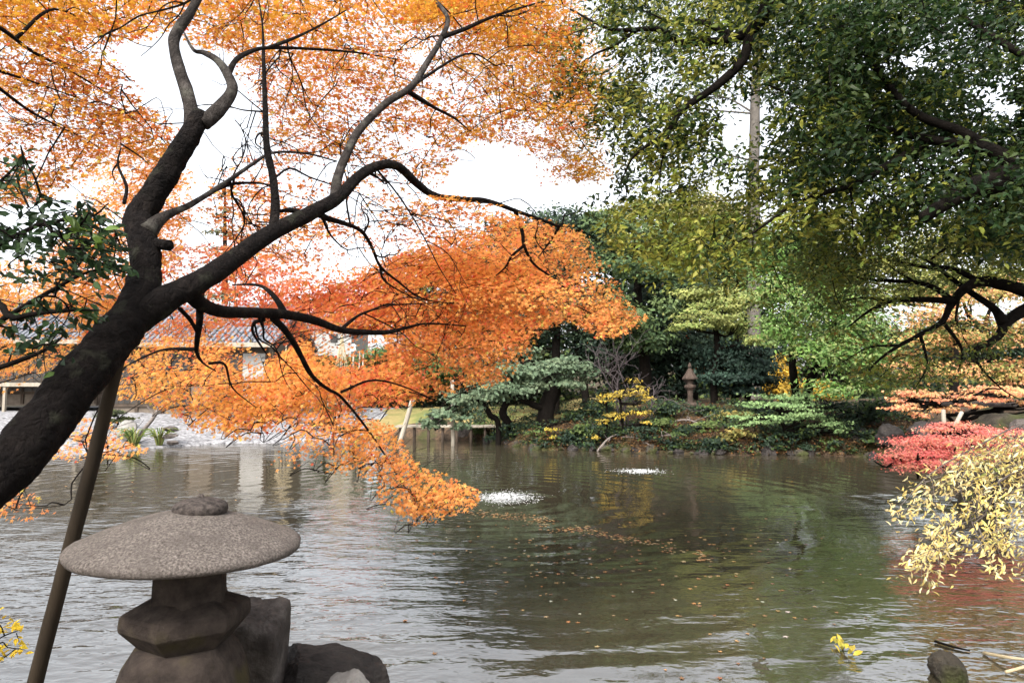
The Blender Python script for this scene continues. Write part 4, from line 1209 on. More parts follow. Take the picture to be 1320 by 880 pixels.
for k, (x, y, rx, ry, Y, pal_) in enumerate([(640, 562, 18, 9, 29, 0), (664, 552, 14, 8, 29.6, 0), (690, 560, 16, 8, 28.6, 1), (735, 566, 18, 9, 27.4, 0), (752, 552, 16, 10, 28.2, 1), (772, 560, 16, 8, 27.4, 0), (838, 560, 22, 10, 27.6, 0), (850, 545, 20, 9, 28.6, 1), (872, 556, 18, 8, 27.8, 0), (925, 568, 20, 8, 26.8, 0), (905, 548, 20, 8, 28, 1), (950, 560, 20, 8, 27, 2),
                                                     (985, 565, 24, 9, 26.6, 0), (1015, 565, 20, 8, 26.2, 0), (1050, 556, 20, 9, 26.2, 1), (1085, 548, 20, 10, 26.3, 0), (940, 535, 26, 7, 29, 2), (745, 535, 22, 10, 29.6, 0), (770, 528, 24, 12, 30, 0), (860, 528, 26, 12, 30.5, 0), (620, 552, 16, 8, 30.2, 1), (700, 572, 16, 6, 28, 0), (760, 576, 16, 6, 27, 0), (790, 574, 14, 6, 27, 1), (862, 574, 18, 6, 27, 0), (915, 576, 16, 6, 27, 0), (968, 576, 18, 6, 27, 1), (1000, 577, 18, 6, 27, 0), (1040, 575, 18, 7, 27, 0), (1070, 572, 16, 8, 27, 1), (1120, 570, 18, 10, 27, 0), (915, 530, 14, 8, 29.8, 0), (985, 530, 20, 9, 29, 0)]):
    g_ = ground_at(x, y + ry * .8); Y = g_[1]; ry *= 1.3; rx *= 1.15
    pl = (DEEP + MIDG[2:], MIDG + DEEP[:1], [(.26, .20, .06), (.20, .18, .05), (.14, .13, .04)])[pal_]
    tree('ground_shrub', 'one of the low shadowy shrubs covering the far earth bank', (x, Y), [[(x, y + ry, 1, Y), (x, y, .8, Y)]], [(x, y, rx, ry, Y)], .14, pl, cat='shrub', group='low shrubs covering the far bank', dens=2.2, limbs=False)
# litter, ivy and small ferns that clothe the earth of the far bank
mb = MB()
pp = poly_pts([(600, 525), (760, 520), (900, 520), (1130, 525), (1200, 545), (1180, 592), (1050, 590), (880, 588), (740, 584), (660, 578), (610, 570)], 5200)
G_ = []
Yr = np.arange(24, 44, .15)
for x, y in pp:
    P = at(np.full(len(Yr), x), np.full(len(Yr), y), Yr); G_.append(P)
G_ = np.array(G_)
hh_ = height(G_[..., 0], G_[..., 1])
kk = np.argmax(G_[..., 2] <= hh_, axis=1)
Gp = G_[np.arange(len(kk)), kk]; Gp[:, 2] = hh_[np.arange(len(kk)), kk]
Gp = Gp[(kk > 0) & (Gp[:, 2] > .02)]
nn_ = nz(Gp, .9, 5.0)
for g, v in zip(Gp, nn_):
    m = 9
    if v > .12:      # green cover
        pos = g + rng.normal(size=(m, 3)) * np.array([.16, .16, .05]) + [0, 0, .10 + .12 * rng.random()]
        leaves(mb, TUFT, pos, np.array([0, -.4, .9]) + rng.normal(size=(m, 3)) * .5, .13 * (.6 + .7 * rng.random(m)), pick(DEEP + MIDG[2:] + [(.05, .055, .02)], m))
    else:            # fallen leaves
        pos = g + rng.normal(size=(m, 3)) * np.array([.20, .20, .01]) + [0, 0, .035]
        leaves(mb, TUFT, pos, np.array([0, -.15, 1.0]) + rng.normal(size=(m, 3)) * .35, .085 * (.6 + .7 * rng.random(m)), pick([(.07, .038, .02), (.04, .026, .015), (.11, .06, .025), (.025, .018, .012), (.14, .09, .04), (.20, .09, .03)], m))
tag(mb.build('ground_cover', M_FAR), 'fallen leaves and low ivy covering the earth of the far bank', 'ground cover', kind='stuff')
for k, (x0_, y0_, x1_, y1_) in enumerate(((745, 575, 792, 556), (800, 568, 840, 580), (826, 560, 858, 577), (850, 566, 880, 575), (690, 560, 735, 545), (866, 545, 905, 550), (930, 560, 975, 553), (770, 582, 800, 560), (1000, 570, 1040, 562))):
    a_ = ground_at(x0_, y0_); c_ = ground_at(x1_, y1_); m_ = (a_ + c_) / 2 + [0, 0, .18]
    mb = MB(); tube(mb, [a_ + [0, 0, .02], m_, c_ + [0, -.1, .06]], [.045, .035, .018], 6, 5, .2, 2)
    for e in range(3):
        f_ = m_ + (c_ - a_) * (rng.random() - .4) ; tube(mb, [m_, (m_ + f_) / 2 + rng.normal(size=3) * .1, f_ + rng.normal(size=3) * .25 + [0, -.1, .1]], [.022, .016, .006], 5, 3)
    tag(mb.build('fallen_branch', M_PALEBARK if k % 2 else M_DARKBARK, loc=m_, smooth=True), 'one of the dead branches lying on the far earth bank near the water', 'branch', 'dead branches lying on the far bank')
r_ = empty('sapling', (X, 28.5, gz(X, 28.5)), 'leaning leafless sapling on the gravel edge', 'sapling')
mb = MB(); P, R = pxpath([(176, 570, 3, 28.5), (186, 553, 2.6, 28.5), (196, 541, 2.2, 28.5), (203, 530, 1.8, 28.5)]); tube(mb, P, R, 6, 3, .1, 3)
for e in ((190, 524), (212, 520), (206, 512)):
    P, R = pxpath([(199, 536, 1.4, 28.5), ((199 + e[0]) / 2, 529, 1.2, 28.5), (e[0], e[1], .8, 28.4)]); tube(mb, P, R, 5, 3)
mb.build('trunk', M_PALEBARK, r_, smooth=True)
for q, (x, y, w, h, Y, m, lab) in enumerate(((221, 553, 11, 4, 28.6, M_ROCK, 'upper flat grey rock on the edge of the gravel beach'), (219, 562, 10, 3.5, 28, M_ROCK, 'middle flat grey rock on the edge of the gravel beach'), (222, 570, 9, 3, 27.6, M_ROCK, 'lowest flat grey rock on the edge of the gravel beach'),
                                             (163, 556, 13, 14, 28, M_ROCK_PALE, 'upright pale rock among the strap leaved plants'), (108, 566, 12, 9, 27, M_ROCK, 'grey rock by the left shore behind the weathered log prop'), (128, 575, 14, 6, 26.5, M_ROCK_DARK, 'dark low rock at the left waterline behind the weathered log prop'),
                                             (598, 556, 9, 9, 29, M_ROCK, 'smooth blue grey boulder at the end of the plank walkway'), (562, 540, 9, 14, 31.5, M_ROCK_DARK, 'tall dark rock behind the plank walkway'), (676, 572, 13, 9, 28.4, M_ROCK_MOSS, 'mossy boulder under the thick black pine trunk'), (811, 552, 7, 9, 27.6, M_ROCK_PALE, 'pale upright stone below the yellow shrub'), (818, 566, 12, 10, 27, M_ROCK, 'brown boulder beneath the pale upright stone'), (900, 572, 22, 9, 26.6, M_ROCK_MOSS, 'broad mossy boulder on the waterline below the small far lantern'), (1105, 563, 20, 12, 25.2, M_ROCK_DARK, 'big dark boulder in the shade by the red maple bush'), (1075, 568, 22, 13, 25.6, M_ROCK, 'brown boulder under the pale green maple'), (1145, 562, 19, 15, 24, M_ROCK_DARK, 'tallest dark boulder behind the red maple bush'))):
    s = pxm(y, Y)
    rock(at(x, y, Y), (w * s, w * s * .8, h * s), 30 + q, m, lab, sub=4, block=2.5, amp=.2)
k = 0
for x in np.arange(612, 1150, 14.0):
    x = x + rng.normal() * 3
    yy = np.interp(x, [p[0] for p in far_px], [p[1] for p in far_px])
    c = wat(x, yy + .5)
    s = pxm(yy, c[1]); w = (3 + 9 * rng.random() ** 1.6) * s
    rock(c + np.array([0, .12, .05]), (w, w * .8, w * (.55 + .5 * rng.random())), 80 + k, (M_ROCK_MOSS, M_ROCK_DARK)[k % 2], 'one of the small rocks edging the far shore at the waterline', 'small rocks edging the far shore', sub=3, block=2.4, amp=.28)
    k += 1

# walkway, posts, lamp, rope cones, far lantern
zc = float(at(580, 548, 31)[2])
wk = empty('plank_walkway', (hx(575, 31), 31, 0), 'low grey plank walkway on short posts along the far shore', 'walkway')
mb = MB()
for q in range(10):
    xa = hx(512 + q * 14, 31); box(mb, xa, xa + .47, 30.5, 31.5, zc - .07, zc)
mb.build('deck', M_POST, wk)
for q in range(8):
    mb = MB(); xa = hx(518 + q * 18, 31); tube(mb, [[xa, 30.7, -.5], [xa, 30.7, zc - .075]], [.07, .065], 8, 1); mb.build('post', M_TIMBER, wk, smooth=True)
for nm, pts_, lab in (('leaning_post', [(515, 572, 3.2, 30), (524, 542, 3.1, 30), (532, 514, 3, 30)], 'grey post leaning out of the water at the start of the plank walkway'), ('upright_post', [(584, 578, 2.7, 28.6), (584, 540, 2.6, 28.6), (583, 490, 2.4, 28.6)], 'pale upright post standing in the water before the blue grey boulder')):
    mb = MB(); P, R = pxpath(pts_); tube(mb, P, R, 10, 3, .04, 2)
    tag(mb.build(nm, M_POST, loc=P[0], smooth=True), lab, 'post')
lx, lz = hx(455, 38), gz(hx(455, 38), 38)
lp_ = empty('lamp_post', (lx, 38, lz), 'white box lamp on a pale post among the green shrubs', 'lamp')
mb = MB(); tube(mb, [[lx, 38, lz], [lx, 38, hz(453, 38)]], [.06, .05], 8, 1); mb.build('post', M_POST, lp_, smooth=True)
mb = MB(); box(mb, lx - .14, lx + .14, 37.86, 38.14, hz(453, 38) + .003, hz(446, 38)); mb.build('lamp_head', M_WHITE, lp_)
mb = MB(); zt_ = hz(446, 38) + .004
mb.add(np.array([[lx - .2, 37.8, zt_], [lx + .2, 37.8, zt_], [lx + .2, 38.2, zt_], [lx - .2, 38.2, zt_], [lx, 38, zt_ + .14]]), [np.array([[3, 2, 1, 0]]), np.array([[0, 1, 4], [1, 2, 4], [2, 3, 4], [3, 0, 4]])]); mb.build('cap', M_WHITE, lp_)
for q, x in enumerate((461.5, 466)):
    mb = MB(); tube(mb, [[hx(x, 38), 38.2, lz], [hx(x, 38) + .02, 38.2, hz(452 + q, 38)]], [.05, .045], 8, 1)
    tag(mb.build('stake', M_POST, loc=(hx(x, 38), 38.2, lz), smooth=True), ('taller pale stake right beside the white box lamp', 'shorter pale stake a little further from the white box lamp')[q], 'stake')
for (x, y, Y, w, lab) in ((441, 428, 38.5, 17, 'tall straw rope cone hung from a pole beside the white box lamp'), (349, 432, 37.6, 12, 'straw rope cone next to the white end bay of the tiled house'), (369, 444, 36.8, 11, 'smaller straw rope cone between the tiled house and the white lamp')):
    a_ = at(x, y, Y); g_ = gz(a_[0], Y)
    rt = empty('rope_cone', (a_[0], Y, g_), lab, 'rope cone')
    mb = MB(); tube(mb, [[a_[0], Y, g_], a_], [.05, .035], 7, 1); mb.build('pole', M_POST, rt, smooth=True)
    mb = MB()
    for q in range(16):
        t_ = q * math.pi / 8; rr_ = w * pxm(y, Y)
        tube(mb, [a_, [a_[0] + rr_ * math.cos(t_), Y + rr_ * math.sin(t_), g_ + .5]], [.016, .016], 4, 1)
    mb.build('ropes', M_ROPE, rt)
LYf = 29.4
c = at(890, 523, LYf); s = pxm(500, LYf)
M_LANT = rough_mat('brown_granite', [(.3, (.03, .021, .016)), (.7, (.08, .055, .042))], 4, bump=.6, bdist=.03)
lr = empty('stone_lantern', (c[0], c[1], gz(c[0], c[1])), 'tall thin brown stone lantern with peaked cap on the far earth bank', 'lantern')
zz = lambda y: float(at(890, y, LYf)[2])
cc = np.array([c[0], c[1], 0])
for nm, prof, hk in (('base', [(.5, gz(c[0], c[1]) - .3), (.5, zz(521)), (.36, zz(518))], .9), ('shaft', [(.20, zz(518)), (.17, zz(511)), (.20, zz(503))], 0), ('platform', [(.22, zz(503)), (.38, zz(499)), (.38, zz(496.5)), (.26, zz(495.5))], 1.0), ('light_box', [(.20, zz(495.5)), (.22, zz(492)), (.20, zz(489))], 1.0),
                     ('roof', [(.16, zz(489.5)), (.50, zz(489)), (.52, zz(487.5)), (.32, zz(482)), (.14, zz(475.5)), (.09, zz(474.5))], 1.0), ('finial', [(.07, zz(474.5)), (.13, zz(472.5)), (.11, zz(470.5)), (.02, zz(467))], 0)):
    mb = MB(); lathe(mb, [(a * s / pxm(500, 29.4) * 1.0 * (6.4 * s / .334), b) for a, b in prof], 24, cc, hexk=hk, rot=.3); mb.build(nm, M_LANT, lr, smooth=False)
# slab bridge on the right bank
bz_ = float(at(1290, 520, 17)[2])
sb = empty('slab_bridge', (hx(1300, 17), 17, 0), 'flat stone slab bridge low among orange maple leaves by the red maple bush', 'bridge')
mb = MB(); box(mb, hx(1238, 17), hx(1420, 17), 16.6, 17.8, bz_ - .08, bz_ + .02); bev(mb.build('slab', M_ROCK_DARK, sb), .02)
for q in (1250, 1400):
    mb = MB(); V_, f_ = rock_mesh([hx(q, 17.2), 17.2, .45], (.4, .55, bz_ - .6), 60 + q, block=3, amp=.15); mb.add(V_, [f_]); mb.build('abutment', M_ROCK_DARK, sb, smooth=True)
for q, (x, y, w, h, Y, m, lab) in enumerate(((1290, 548, 30, 16, 16.2, M_ROCK_MOSS, 'mossy boulder right under the stone slab bridge'), (1326, 556, 24, 18, 15.6, M_ROCK, 'grey boulder under the far end of the stone slab bridge'), (1200, 556, 26, 14, 17, M_ROCK_DARK, 'dark boulder between the salmon maple spray and the red bush'))):
    s = pxm(y, Y); rock(at(x, y, Y), (w * s, w * s * .9, h * s), 130 + q, m, lab, sub=4, block=2.4, amp=.18)
for q, (a_, b_, lab) in enumerate((((1217, 552), (1216, 528), 'upright pale stake above the red maple bush'), ((1222, 550), (1240, 531), 'slanting pale stake above the red maple bush'))):
    mb = MB(); P = np.array([at(*a_, 16.0), at(*b_, 16.1)]); P[0, 2] -= .25; tube(mb, P, [.05, .045], 8, 1)
    tag(mb.build('stake', M_POST, loc=P[0], smooth=True), lab, 'stake')
# ------------------------------------------------------------------ the big evergreen that overhangs from the right
def limb_set(root_, sets, bark, skel):
    for pts_ in sets:
        P, R = pxpath(pts_)
        R = R * np.linspace(.95, .5, len(R)) ** .9
        mb = MB(); Q, r_ = tube(mb, P, R, 10 if R[0] > .03 else 7, 6, .10, 5)
        skel.append(np.concatenate([Q, r_[:, None]], 1))
        mb.build('branch', bark, root_, smooth=True)


def fill(crown, twigs, skel, FOL_, centre, tm, per, L0, twig_frac=.4, nup=.7, ncam=-.35, droop=-.25, larea=.27, maxd=2.2, wide=.5, holes=(), spread=.55, rw=.35):
    att = []
    for poly, (Ya, Yb), cov, size, pal in FOL_:
        A = area(poly); lpx = size / pxm(300, (Ya + Yb) / 2)
        n = -math.log(1 - cov) * A / (larea * lpx * lpx)
        nc = int(n / per * 1.15) + 2
        pp = poly_pts(poly, nc * 2, holes)
        C = at(pp[:, 0], pp[:, 1], Ya + (Yb - Ya) * rng.random(len(pp)))
        C = C[np.argsort(-(nz(C, 1.0, 9.1) + rw * rng.random(len(C))))[:nc]]
        out = C - np.array(centre); out[:, 2] *= .2; out = norm(out)
        a = rng.random(len(C)) * 6.283
        d = norm(out * .7 + np.stack([np.cos(a), np.sin(a), 0 * a], 1) * .7 + np.array([0, 0, droop]))
        side = norm(np.cross(d, np.array([0, 0, 1.0])))
        upv = np.cross(side, d)
        ti = 1 + rng.normal(size=len(C)) * .14; hp = rng.integers(0, len(pal), len(C))
        for k in range(len(C)):
            s = rng.random(per) - .45
            sgn = np.where(rng.random(per) < .5, -1, 1)
            w = sgn * (.15 + .85 * rng.random(per)) * wide * (1 - .6 * np.abs(s)) * .6
            L = L0 * (.7 + .6 * rng.random())
            h = rng.normal(size=per) * .10
            pos = C[k] + d[k] * (s * L)[:, None] + side[k] * (w * L)[:, None] + upv[k] * (h * L)[:, None]
            nr = np.array([0, ncam, nup]) + rng.normal(size=(per, 3)) * spread
            tang = d[k] * .8 + side[k] * (sgn * .8)[:, None] + np.array([0, 0, -.3])
            base = np.array(pal[hp[k]]) * ti[k]
            col = np.where(rng.random((per, 1)) < .6, base, pick(pal, per, .06)) * (1 + rng.normal(size=(per, 1)) * .14)
            leaves(crown, tm, pos, nr, size * (.7 + .55 * rng.random(per)), np.clip(col, .004, .9), tang)
        for k in np.where(rng.random(len(C)) < twig_frac)[0]:
            att.append((C[k] - d[k] * L0 * .4, C[k] + d[k] * L0 * .45))
    S = np.concatenate(skel); S = S[S[:, 3] < .06]; pts = S[:, :3]
    D0 = [np.min(np.linalg.norm(pts - a, axis=1)) for a, b in att]
    for kk in np.argsort(D0):
        a, b = att[kk]; dd = np.linalg.norm(pts - a, axis=1); j = int(np.argmin(dd))
        if dd[j] > maxd or dd[j] < .05:
            tube(twigs, np.array([a, (a + b) / 2 + [0, 0, .01], b]), [.003, .0022, .0012], 3, 2, cap=False); continue
        p = pts[j]; m_ = (p + a) / 2 + rng.normal(size=3) * .07 * dd[j] + np.array([0, 0, .1 * dd[j]])
        r0 = .0040 + .0042 * min(dd[j], 1.6)
        Q, _ = tube(twigs, np.array([p, m_, a, b]), [r0, r0 * .8, r0 * .55, .0013], 4, 3, cap=False)
        pts = np.vstack([pts, Q[2::2]])


DARKG = [(.018, .040, .012), (.030, .056, .015), (.014, .032, .011), (.050, .075, .018)]
OLIVG = [(.20, .23, .036), (.25, .26, .045), (.145, .19, .034), (.29, .28, .055)]
er = empty('evergreen_tree', (7.6, 5.6, gz(7.6, 5.6)), 'large dark evergreen overhanging from the near bank, leafy boughs filling the top of the view', 'tree')
SK = []
mb = MB(); Q, r_ = tube(mb, [[7.6, 5.6, gz(7.6, 5.6) - .3], [7.5, 5.5, 1.8], [7.3, 5.4, 3.2], [7.2, 5.4, 5.0], [7.0, 5.6, 7.5]], [.42, .34, .31, .26, .16], 18, 8, .1, 2)
mb.build('trunk', M_DARKBARK, er, smooth=True)
limb_set(er, [
    [(1800, 180, 60, 5.5), (1560, 190, 44, 5.3), (1400, 208, 36, 5.1), (1320, 226, 29, 5.0), (1262, 240, 22, 4.95), (1225, 258, 16, 4.9), (1190, 281, 13, 4.85)],
    [(1750, -120, 40, 5.6), (1300, -220, 26, 6.0), (1080, -150, 16, 6.0), (1010, -50, 12, 5.9), (990, 2, 10.5, 5.9), (974, 34, 9.5, 5.85), (948, 49, 8, 5.85), (905, 55, 6.5, 5.9), (878, 54, 6, 5.95), (850, 38, 5.5, 6.0), (810, 39, 4.5, 6.1), (781, 36, 3.5, 6.2), (735, 12, 2, 6.4)],
    [(966, 46, 8, 5.85), (957, 78, 7, 5.8), (922, 112, 6.2, 5.8), (880, 141, 5.6, 5.8), (862, 168, 4.5, 5.8), (818, 201, 2.5, 5.9), (800, 235, 1.4, 6.0)],
    [(948, 48, 5, 5.85), (924, 37, 4.5, 5.95), (902, 28, 4, 6.05), (870, 30, 2.8, 6.2), (820, 10, 1.6, 6.5)],
    [(1200, 180, 6, 5.4), (1130, 222, 5, 5.3), (1095, 240, 4.5, 5.3), (1060, 249, 4.2, 5.3), (1020, 265, 3.6, 5.4), (995, 283, 3, 5.4), (962, 306, 2, 5.5), (935, 322, 1.2, 5.6)],
    [(1275, 192, 8, 5.1), (1240, 170, 7, 5.15), (1180, 146, 6, 5.3), (1135, 96, 5, 5.4), (1110, 62, 4.2, 5.5), (1085, 30, 3.2, 5.6), (1060, -20, 2, 5.8)],
    [(1330, 225, 12, 5.0), (1270, 190, 9, 5.1), (1200, 180, 7, 5.3), (1120, 160, 5, 5.6), (1040, 130, 3.6, 5.9), (990, 110, 2, 6.2)],
    [(862, 166, 3, 5.8), (858, 190, 2.4, 5.8), (852, 215, 1.6, 5.9), (850, 260, 1, 6.0)],
    [(1097, 240, 2.6, 5.3), (1098, 262, 2.2, 5.3), (1099, 300, 1.4, 5.3)],
    [(820, 40, 3, 6.1), (790, 60, 2.4, 6.2), (760, 75, 1.6, 6.4), (740, 110, 1, 6.5)],
    [(1330, 230, 12, 5.0), (1380, 120, 8, 5.2), (1300, 60, 6, 5.4), (1240, 20, 4, 5.7), (1200, -30, 3, 6.0)],
], M_DARKBARK, SK)
crown = MB(); twigs = MB()
fill(crown, twigs, SK, [
    ([(980, -60), (1400, -60), (1400, 300), (1330, 290), (1240, 270), (1150, 285), (1080, 255), (1010, 240), (990, 150), (1000, 60)], (5.2, 9.0), .995, .066, DARKG + DARKG + OLIVG[:2]),
    ([(1060, 0), (1400, 0), (1400, 270), (1230, 250), (1150, 230), (1080, 190)], (4.6, 7.0), .93, .066, DARKG),
    ([(790, -60), (1000, -60), (1010, 100), (960, 140), (900, 120), (830, 70), (770, 50)], (5.6, 11.0), .98, .070, DARKG + OLIVG),
    ([(700, 20), (790, -20), (860, 60), (850, 110), (780, 130), (720, 120)], (6.0, 7.5), .80, .062, DARKG + OLIVG),
    ([(770, 110), (900, 130), (930, 180), (910, 250), (860, 250), (800, 235), (750, 215), (760, 160)], (5.5, 9.5), .97, .068, DARKG + OLIVG),
    ([(740, 230), (830, 225), (860, 260), (800, 280), (700, 250), (690, 240)], (5.8, 6.8), .38, .070, DARKG),
    ([(900, 150), (1010, 140), (1030, 240), (1000, 260), (930, 230)], (5.8, 7.4), .55, .078, OLIVG + DARKG[:2]),
    ([(960, 230), (1120, 235), (1200, 290), (1120, 310), (1040, 300), (990, 330), (930, 340), (850, 330), (920, 290)], (5.0, 9.0), .97, .066, OLIVG + DARKG[1:2]),
    ([(780, 260), (900, 255), (960, 330), (900, 360), (830, 345), (770, 290)], (5.6, 9.0), .88, .064, OLIVG),
    ([(1180, 200), (1400, 190), (1400, 270), (1300, 290), (1240, 262), (1200, 255)], (4.2, 4.8), .93, .062, DARKG),
    ([(1190, 280), (1330, 250), (1400, 300), (1340, 330), (1250, 320)], (4.6, 6.5), .90, .068, OLIVG + DARKG),
    ([(990, 300), (1150, 300), (1130, 400), (1080, 440), (1020, 420)], (7.0, 9.5), .42, .060, GLOSS + OLIVG),
    ([(860, 320), (980, 300), (990, 380), (930, 400)], (7.0, 9.0), .30, .060, OLIVG),
], (7, 5.5, 5), OVAL, 22, .42, holes=[[(935, 118), (985, 112), (990, 145), (960, 170), (930, 150)], [(1145, 65), (1190, 62), (1195, 98), (1148, 100)], [(1245, 128), (1325, 125), (1325, 158), (1250, 152)]], droop=-.35)
print('evergreen leaves', sum(len(f) for f in crown.f))
crown.build('crown', M_GLOSSY, er); twigs.build('twigs', M_DARKBARK, er, smooth=True)

# ------------------------------------------------------------------ wiry tree reaching in from the right bank
wr = empty('wiry_tree', (10.2, 9.6, gz(10.2, 9.6)), 'open crowned tree with black wiry branches reaching over the orange maples', 'tree')
SK = []
mb = MB(); tube(mb, [[10.2, 9.6, gz(10.2, 9.6) - .3], [10.0, 9.4, 2.0], [9.6, 9.2, 3.3], [9.2, 9.0, 4.6]], [.28, .22, .18, .10], 14, 8, .1, 2)
mb.build('trunk', M_DARKBARK, wr, smooth=True)
limb_set(wr, [
    [(1580, 340, 22, 9.0), (1440, 372, 15, 8.9), (1370, 388, 12, 8.8), (1320, 374, 10, 8.7), (1290, 366, 9, 8.65), (1262, 363, 8.4, 8.6), (1240, 375, 7.4, 8.55), (1224, 396, 6.4, 8.5), (1214, 415, 5.4, 8.4), (1186, 431, 4.5, 8.3), (1160, 445, 3.8, 8.2), (1135, 462, 2.8, 8.1), (1112, 485, 1.5, 8.0)],
    [(1440, 420, 14, 9.0), (1350, 395, 11, 8.85), (1320, 400, 10, 8.8), (1298, 415, 9, 8.75), (1288, 432, 8, 8.75), (1272, 444, 6.5, 8.7), (1258, 448, 5, 8.7)],
    [(1294, 417, 8, 8.75), (1282, 398, 5.4, 8.8), (1256, 380, 4.8, 8.85), (1228, 360, 4.2, 8.9), (1202, 340, 3.2, 9.0), (1172, 326, 2, 9.1)],
    [(1228, 388, 5, 8.5), (1192, 386, 4.6, 8.5), (1150, 388, 4.0, 8.45), (1122, 400, 3, 8.4), (1092, 422, 1.4, 8.3)],
    [(1226, 386, 4.4, 8.5), (1205, 371, 4.2, 8.6), (1180, 364, 3.8, 8.65), (1150, 362, 3.4, 8.7), (1120, 360, 2.8, 8.75), (1082, 353, 1.6, 8.8)],
    [(1258, 360, 4, 8.6), (1225, 346, 3.8, 8.8), (1190, 344, 3.2, 8.95), (1150, 336, 2.2, 9.1), (1120, 340, 1.2, 9.2)],
    [(1330, 330, 4, 8.9), (1280, 318, 3, 9.0), (1250, 320, 2.4, 9.1), (1215, 318, 1.4, 9.2)],
    [(1260, 270, 3, 8.9), (1246, 296, 3, 8.9), (1225, 315, 3, 8.9), (1200, 334, 2.6, 8.9)],
    [(1215, 414, 3, 8.4), (1240, 450, 2.2, 8.3), (1235, 480, 1.4, 8.2)], [(1186, 431, 2.4, 8.3), (1195, 470, 1.6, 8.2), (1180, 500, 1, 8.1)],
    [(1258, 448, 3, 8.7), (1262, 470, 2, 8.6), (1290, 500, 1.4, 8.5), (1315, 515, 1, 8.4)], [(1238, 376, 2.2, 8.5), (1232, 410, 1.8, 8.4), (1236, 422, 1, 8.4)],
    [(1180, 364, 2, 8.65), (1150, 345, 1.5, 8.8), (1128, 325, 1, 8.9)], [(1150, 388, 2, 8.45), (1110, 384, 1.5, 8.4), (1075, 392, 1, 8.3)], [(1160, 445, 2, 8.2), (1120, 448, 1.4, 8.1), (1080, 470, .9, 8.0)],
], M_DARKBARK, SK)
crown = MB(); twigs = MB()
fill(crown, twigs, SK, [
    ([(1040, 280), (1200, 275), (1340, 270), (1380, 345), (1260, 372), (1200, 372), (1150, 390), (1080, 400), (1030, 350)], (7.6, 10.5), .97, .058, OLIVG + MIDG + YGREEN[:1]),
    ([(1060, 290), (1140, 290), (1130, 370), (1060, 370)], (8.5, 11), .8, .058, YGREEN + MIDG),
    ([(1060, 390), (1200, 400), (1360, 440), (1350, 480), (1230, 490), (1120, 500), (1060, 470)], (7.4, 9.4), .48, .060, OLIVG + MIDG + [(.30, .20, .05)]),
    ([(960, 300), (1090, 310), (1090, 420), (1010, 430), (960, 380)], (7.6, 9.6), .45, .060, OLIVG + MIDG),
    ([(1230, 290), (1340, 260), (1400, 330), (1320, 350)], (7.4, 9.4), .72, .062, OLIVG),
], (9.5, 9, 4), OVAL, 16, .36, holes=[[(1170, 385), (1215, 380), (1225, 415), (1180, 420)]], twig_frac=.7, maxd=9, rw=1.1)
crown.build('crown', M_GLOSSY, wr); twigs.build('twigs', M_DARKBARK, wr, smooth=True)

# ------------------------------------------------------------------ cream-leaved shrub, low on the right
cr = empty('cream_shrub', (5.6, 5.9, gz(5.6, 5.9)), 'shrub with cream yellow slender leaves hanging over the water from the near bank', 'shrub')
SK = []
def stem_set(root_, sets, bark, SKx, name='stem'):
    mbx = MB()
    for P, R in sets:
        Q, r_ = tube(mbx, P, R, 6, 5, .06, 8); SKx.append(np.concatenate([Q, r_[:, None]], 1))
    return mbx
b0 = np.array([5.6, 5.9, gz(5.6, 5.9) - .1])
sets = []
for path in ([(1420, 560, 5.9), (1330, 545, 5.9), (1260, 575, 5.9), (1200, 610, 5.8), (1158, 655, 5.7)], [(1420, 600, 5.7), (1330, 600, 5.7), (1270, 635, 5.6), (1225, 690, 5.5), (1188, 732, 5.4)],
             [(1430, 640, 5.5), (1350, 640, 5.5), (1300, 670, 5.4), (1265, 712, 5.4)], [(1430, 590, 6.0), (1340, 570, 6.1), (1300, 590, 6.1), (1240, 630, 6.0), (1210, 665, 5.9)], [(1440, 650, 5.4), (1370, 660, 5.3), (1330, 700, 5.2)]):
    a = np.array(path); P = np.vstack([b0 + rng.normal(size=3) * .05, at(a[:, 0], a[:, 1], a[:, 2])])
    sets.append((P, np.linspace(.013, .0025, len(P))))
twigs = stem_set(cr, sets, M_PALEBARK, SK)
crown = MB()
CREAM = [(.84, .65, .27), (.87, .70, .34), (.76, .57, .20), (.58, .47, .15), (.89, .77, .44)]
fill(crown, twigs, SK, [
    ([(1340, 562), (1262, 578), (1205, 604), (1145, 655), (1172, 664), (1218, 634), (1262, 616), (1340, 606)], (5.5, 6.3), 0.80, .057, CREAM),
    ([(1310, 612), (1242, 642), (1198, 690), (1178, 738), (1206, 728), (1236, 692), (1272, 654), (1320, 642)], (5.2, 6.0), 0.78, .057, CREAM),
    ([(1340, 640), (1282, 668), (1252, 712), (1270, 728), (1302, 692), (1350, 680)], (5.1, 5.8), 0.76, .057, CREAM),
    ([(1360, 680), (1312, 700), (1296, 732), (1322, 724), (1360, 716)], (5.0, 5.6), 0.72, .057, CREAM),
    ([(1270, 590), (1420, 570), (1420, 690), (1330, 670), (1260, 650)], (5.6, 6.5), 0.51, .057, CREAM + [(.20, .24, .06), (.26, .28, .08)]),
], (6.2, 6, 1.6), SLIM, 14, .44, twig_frac=.8, droop=-.6, nup=.45, ncam=-.6, larea=.2, maxd=1.2, spread=.5, wide=.36)
crown.build('crown', M_FAR, cr); twigs.build('stems', M_PALEBARK, cr, smooth=True)

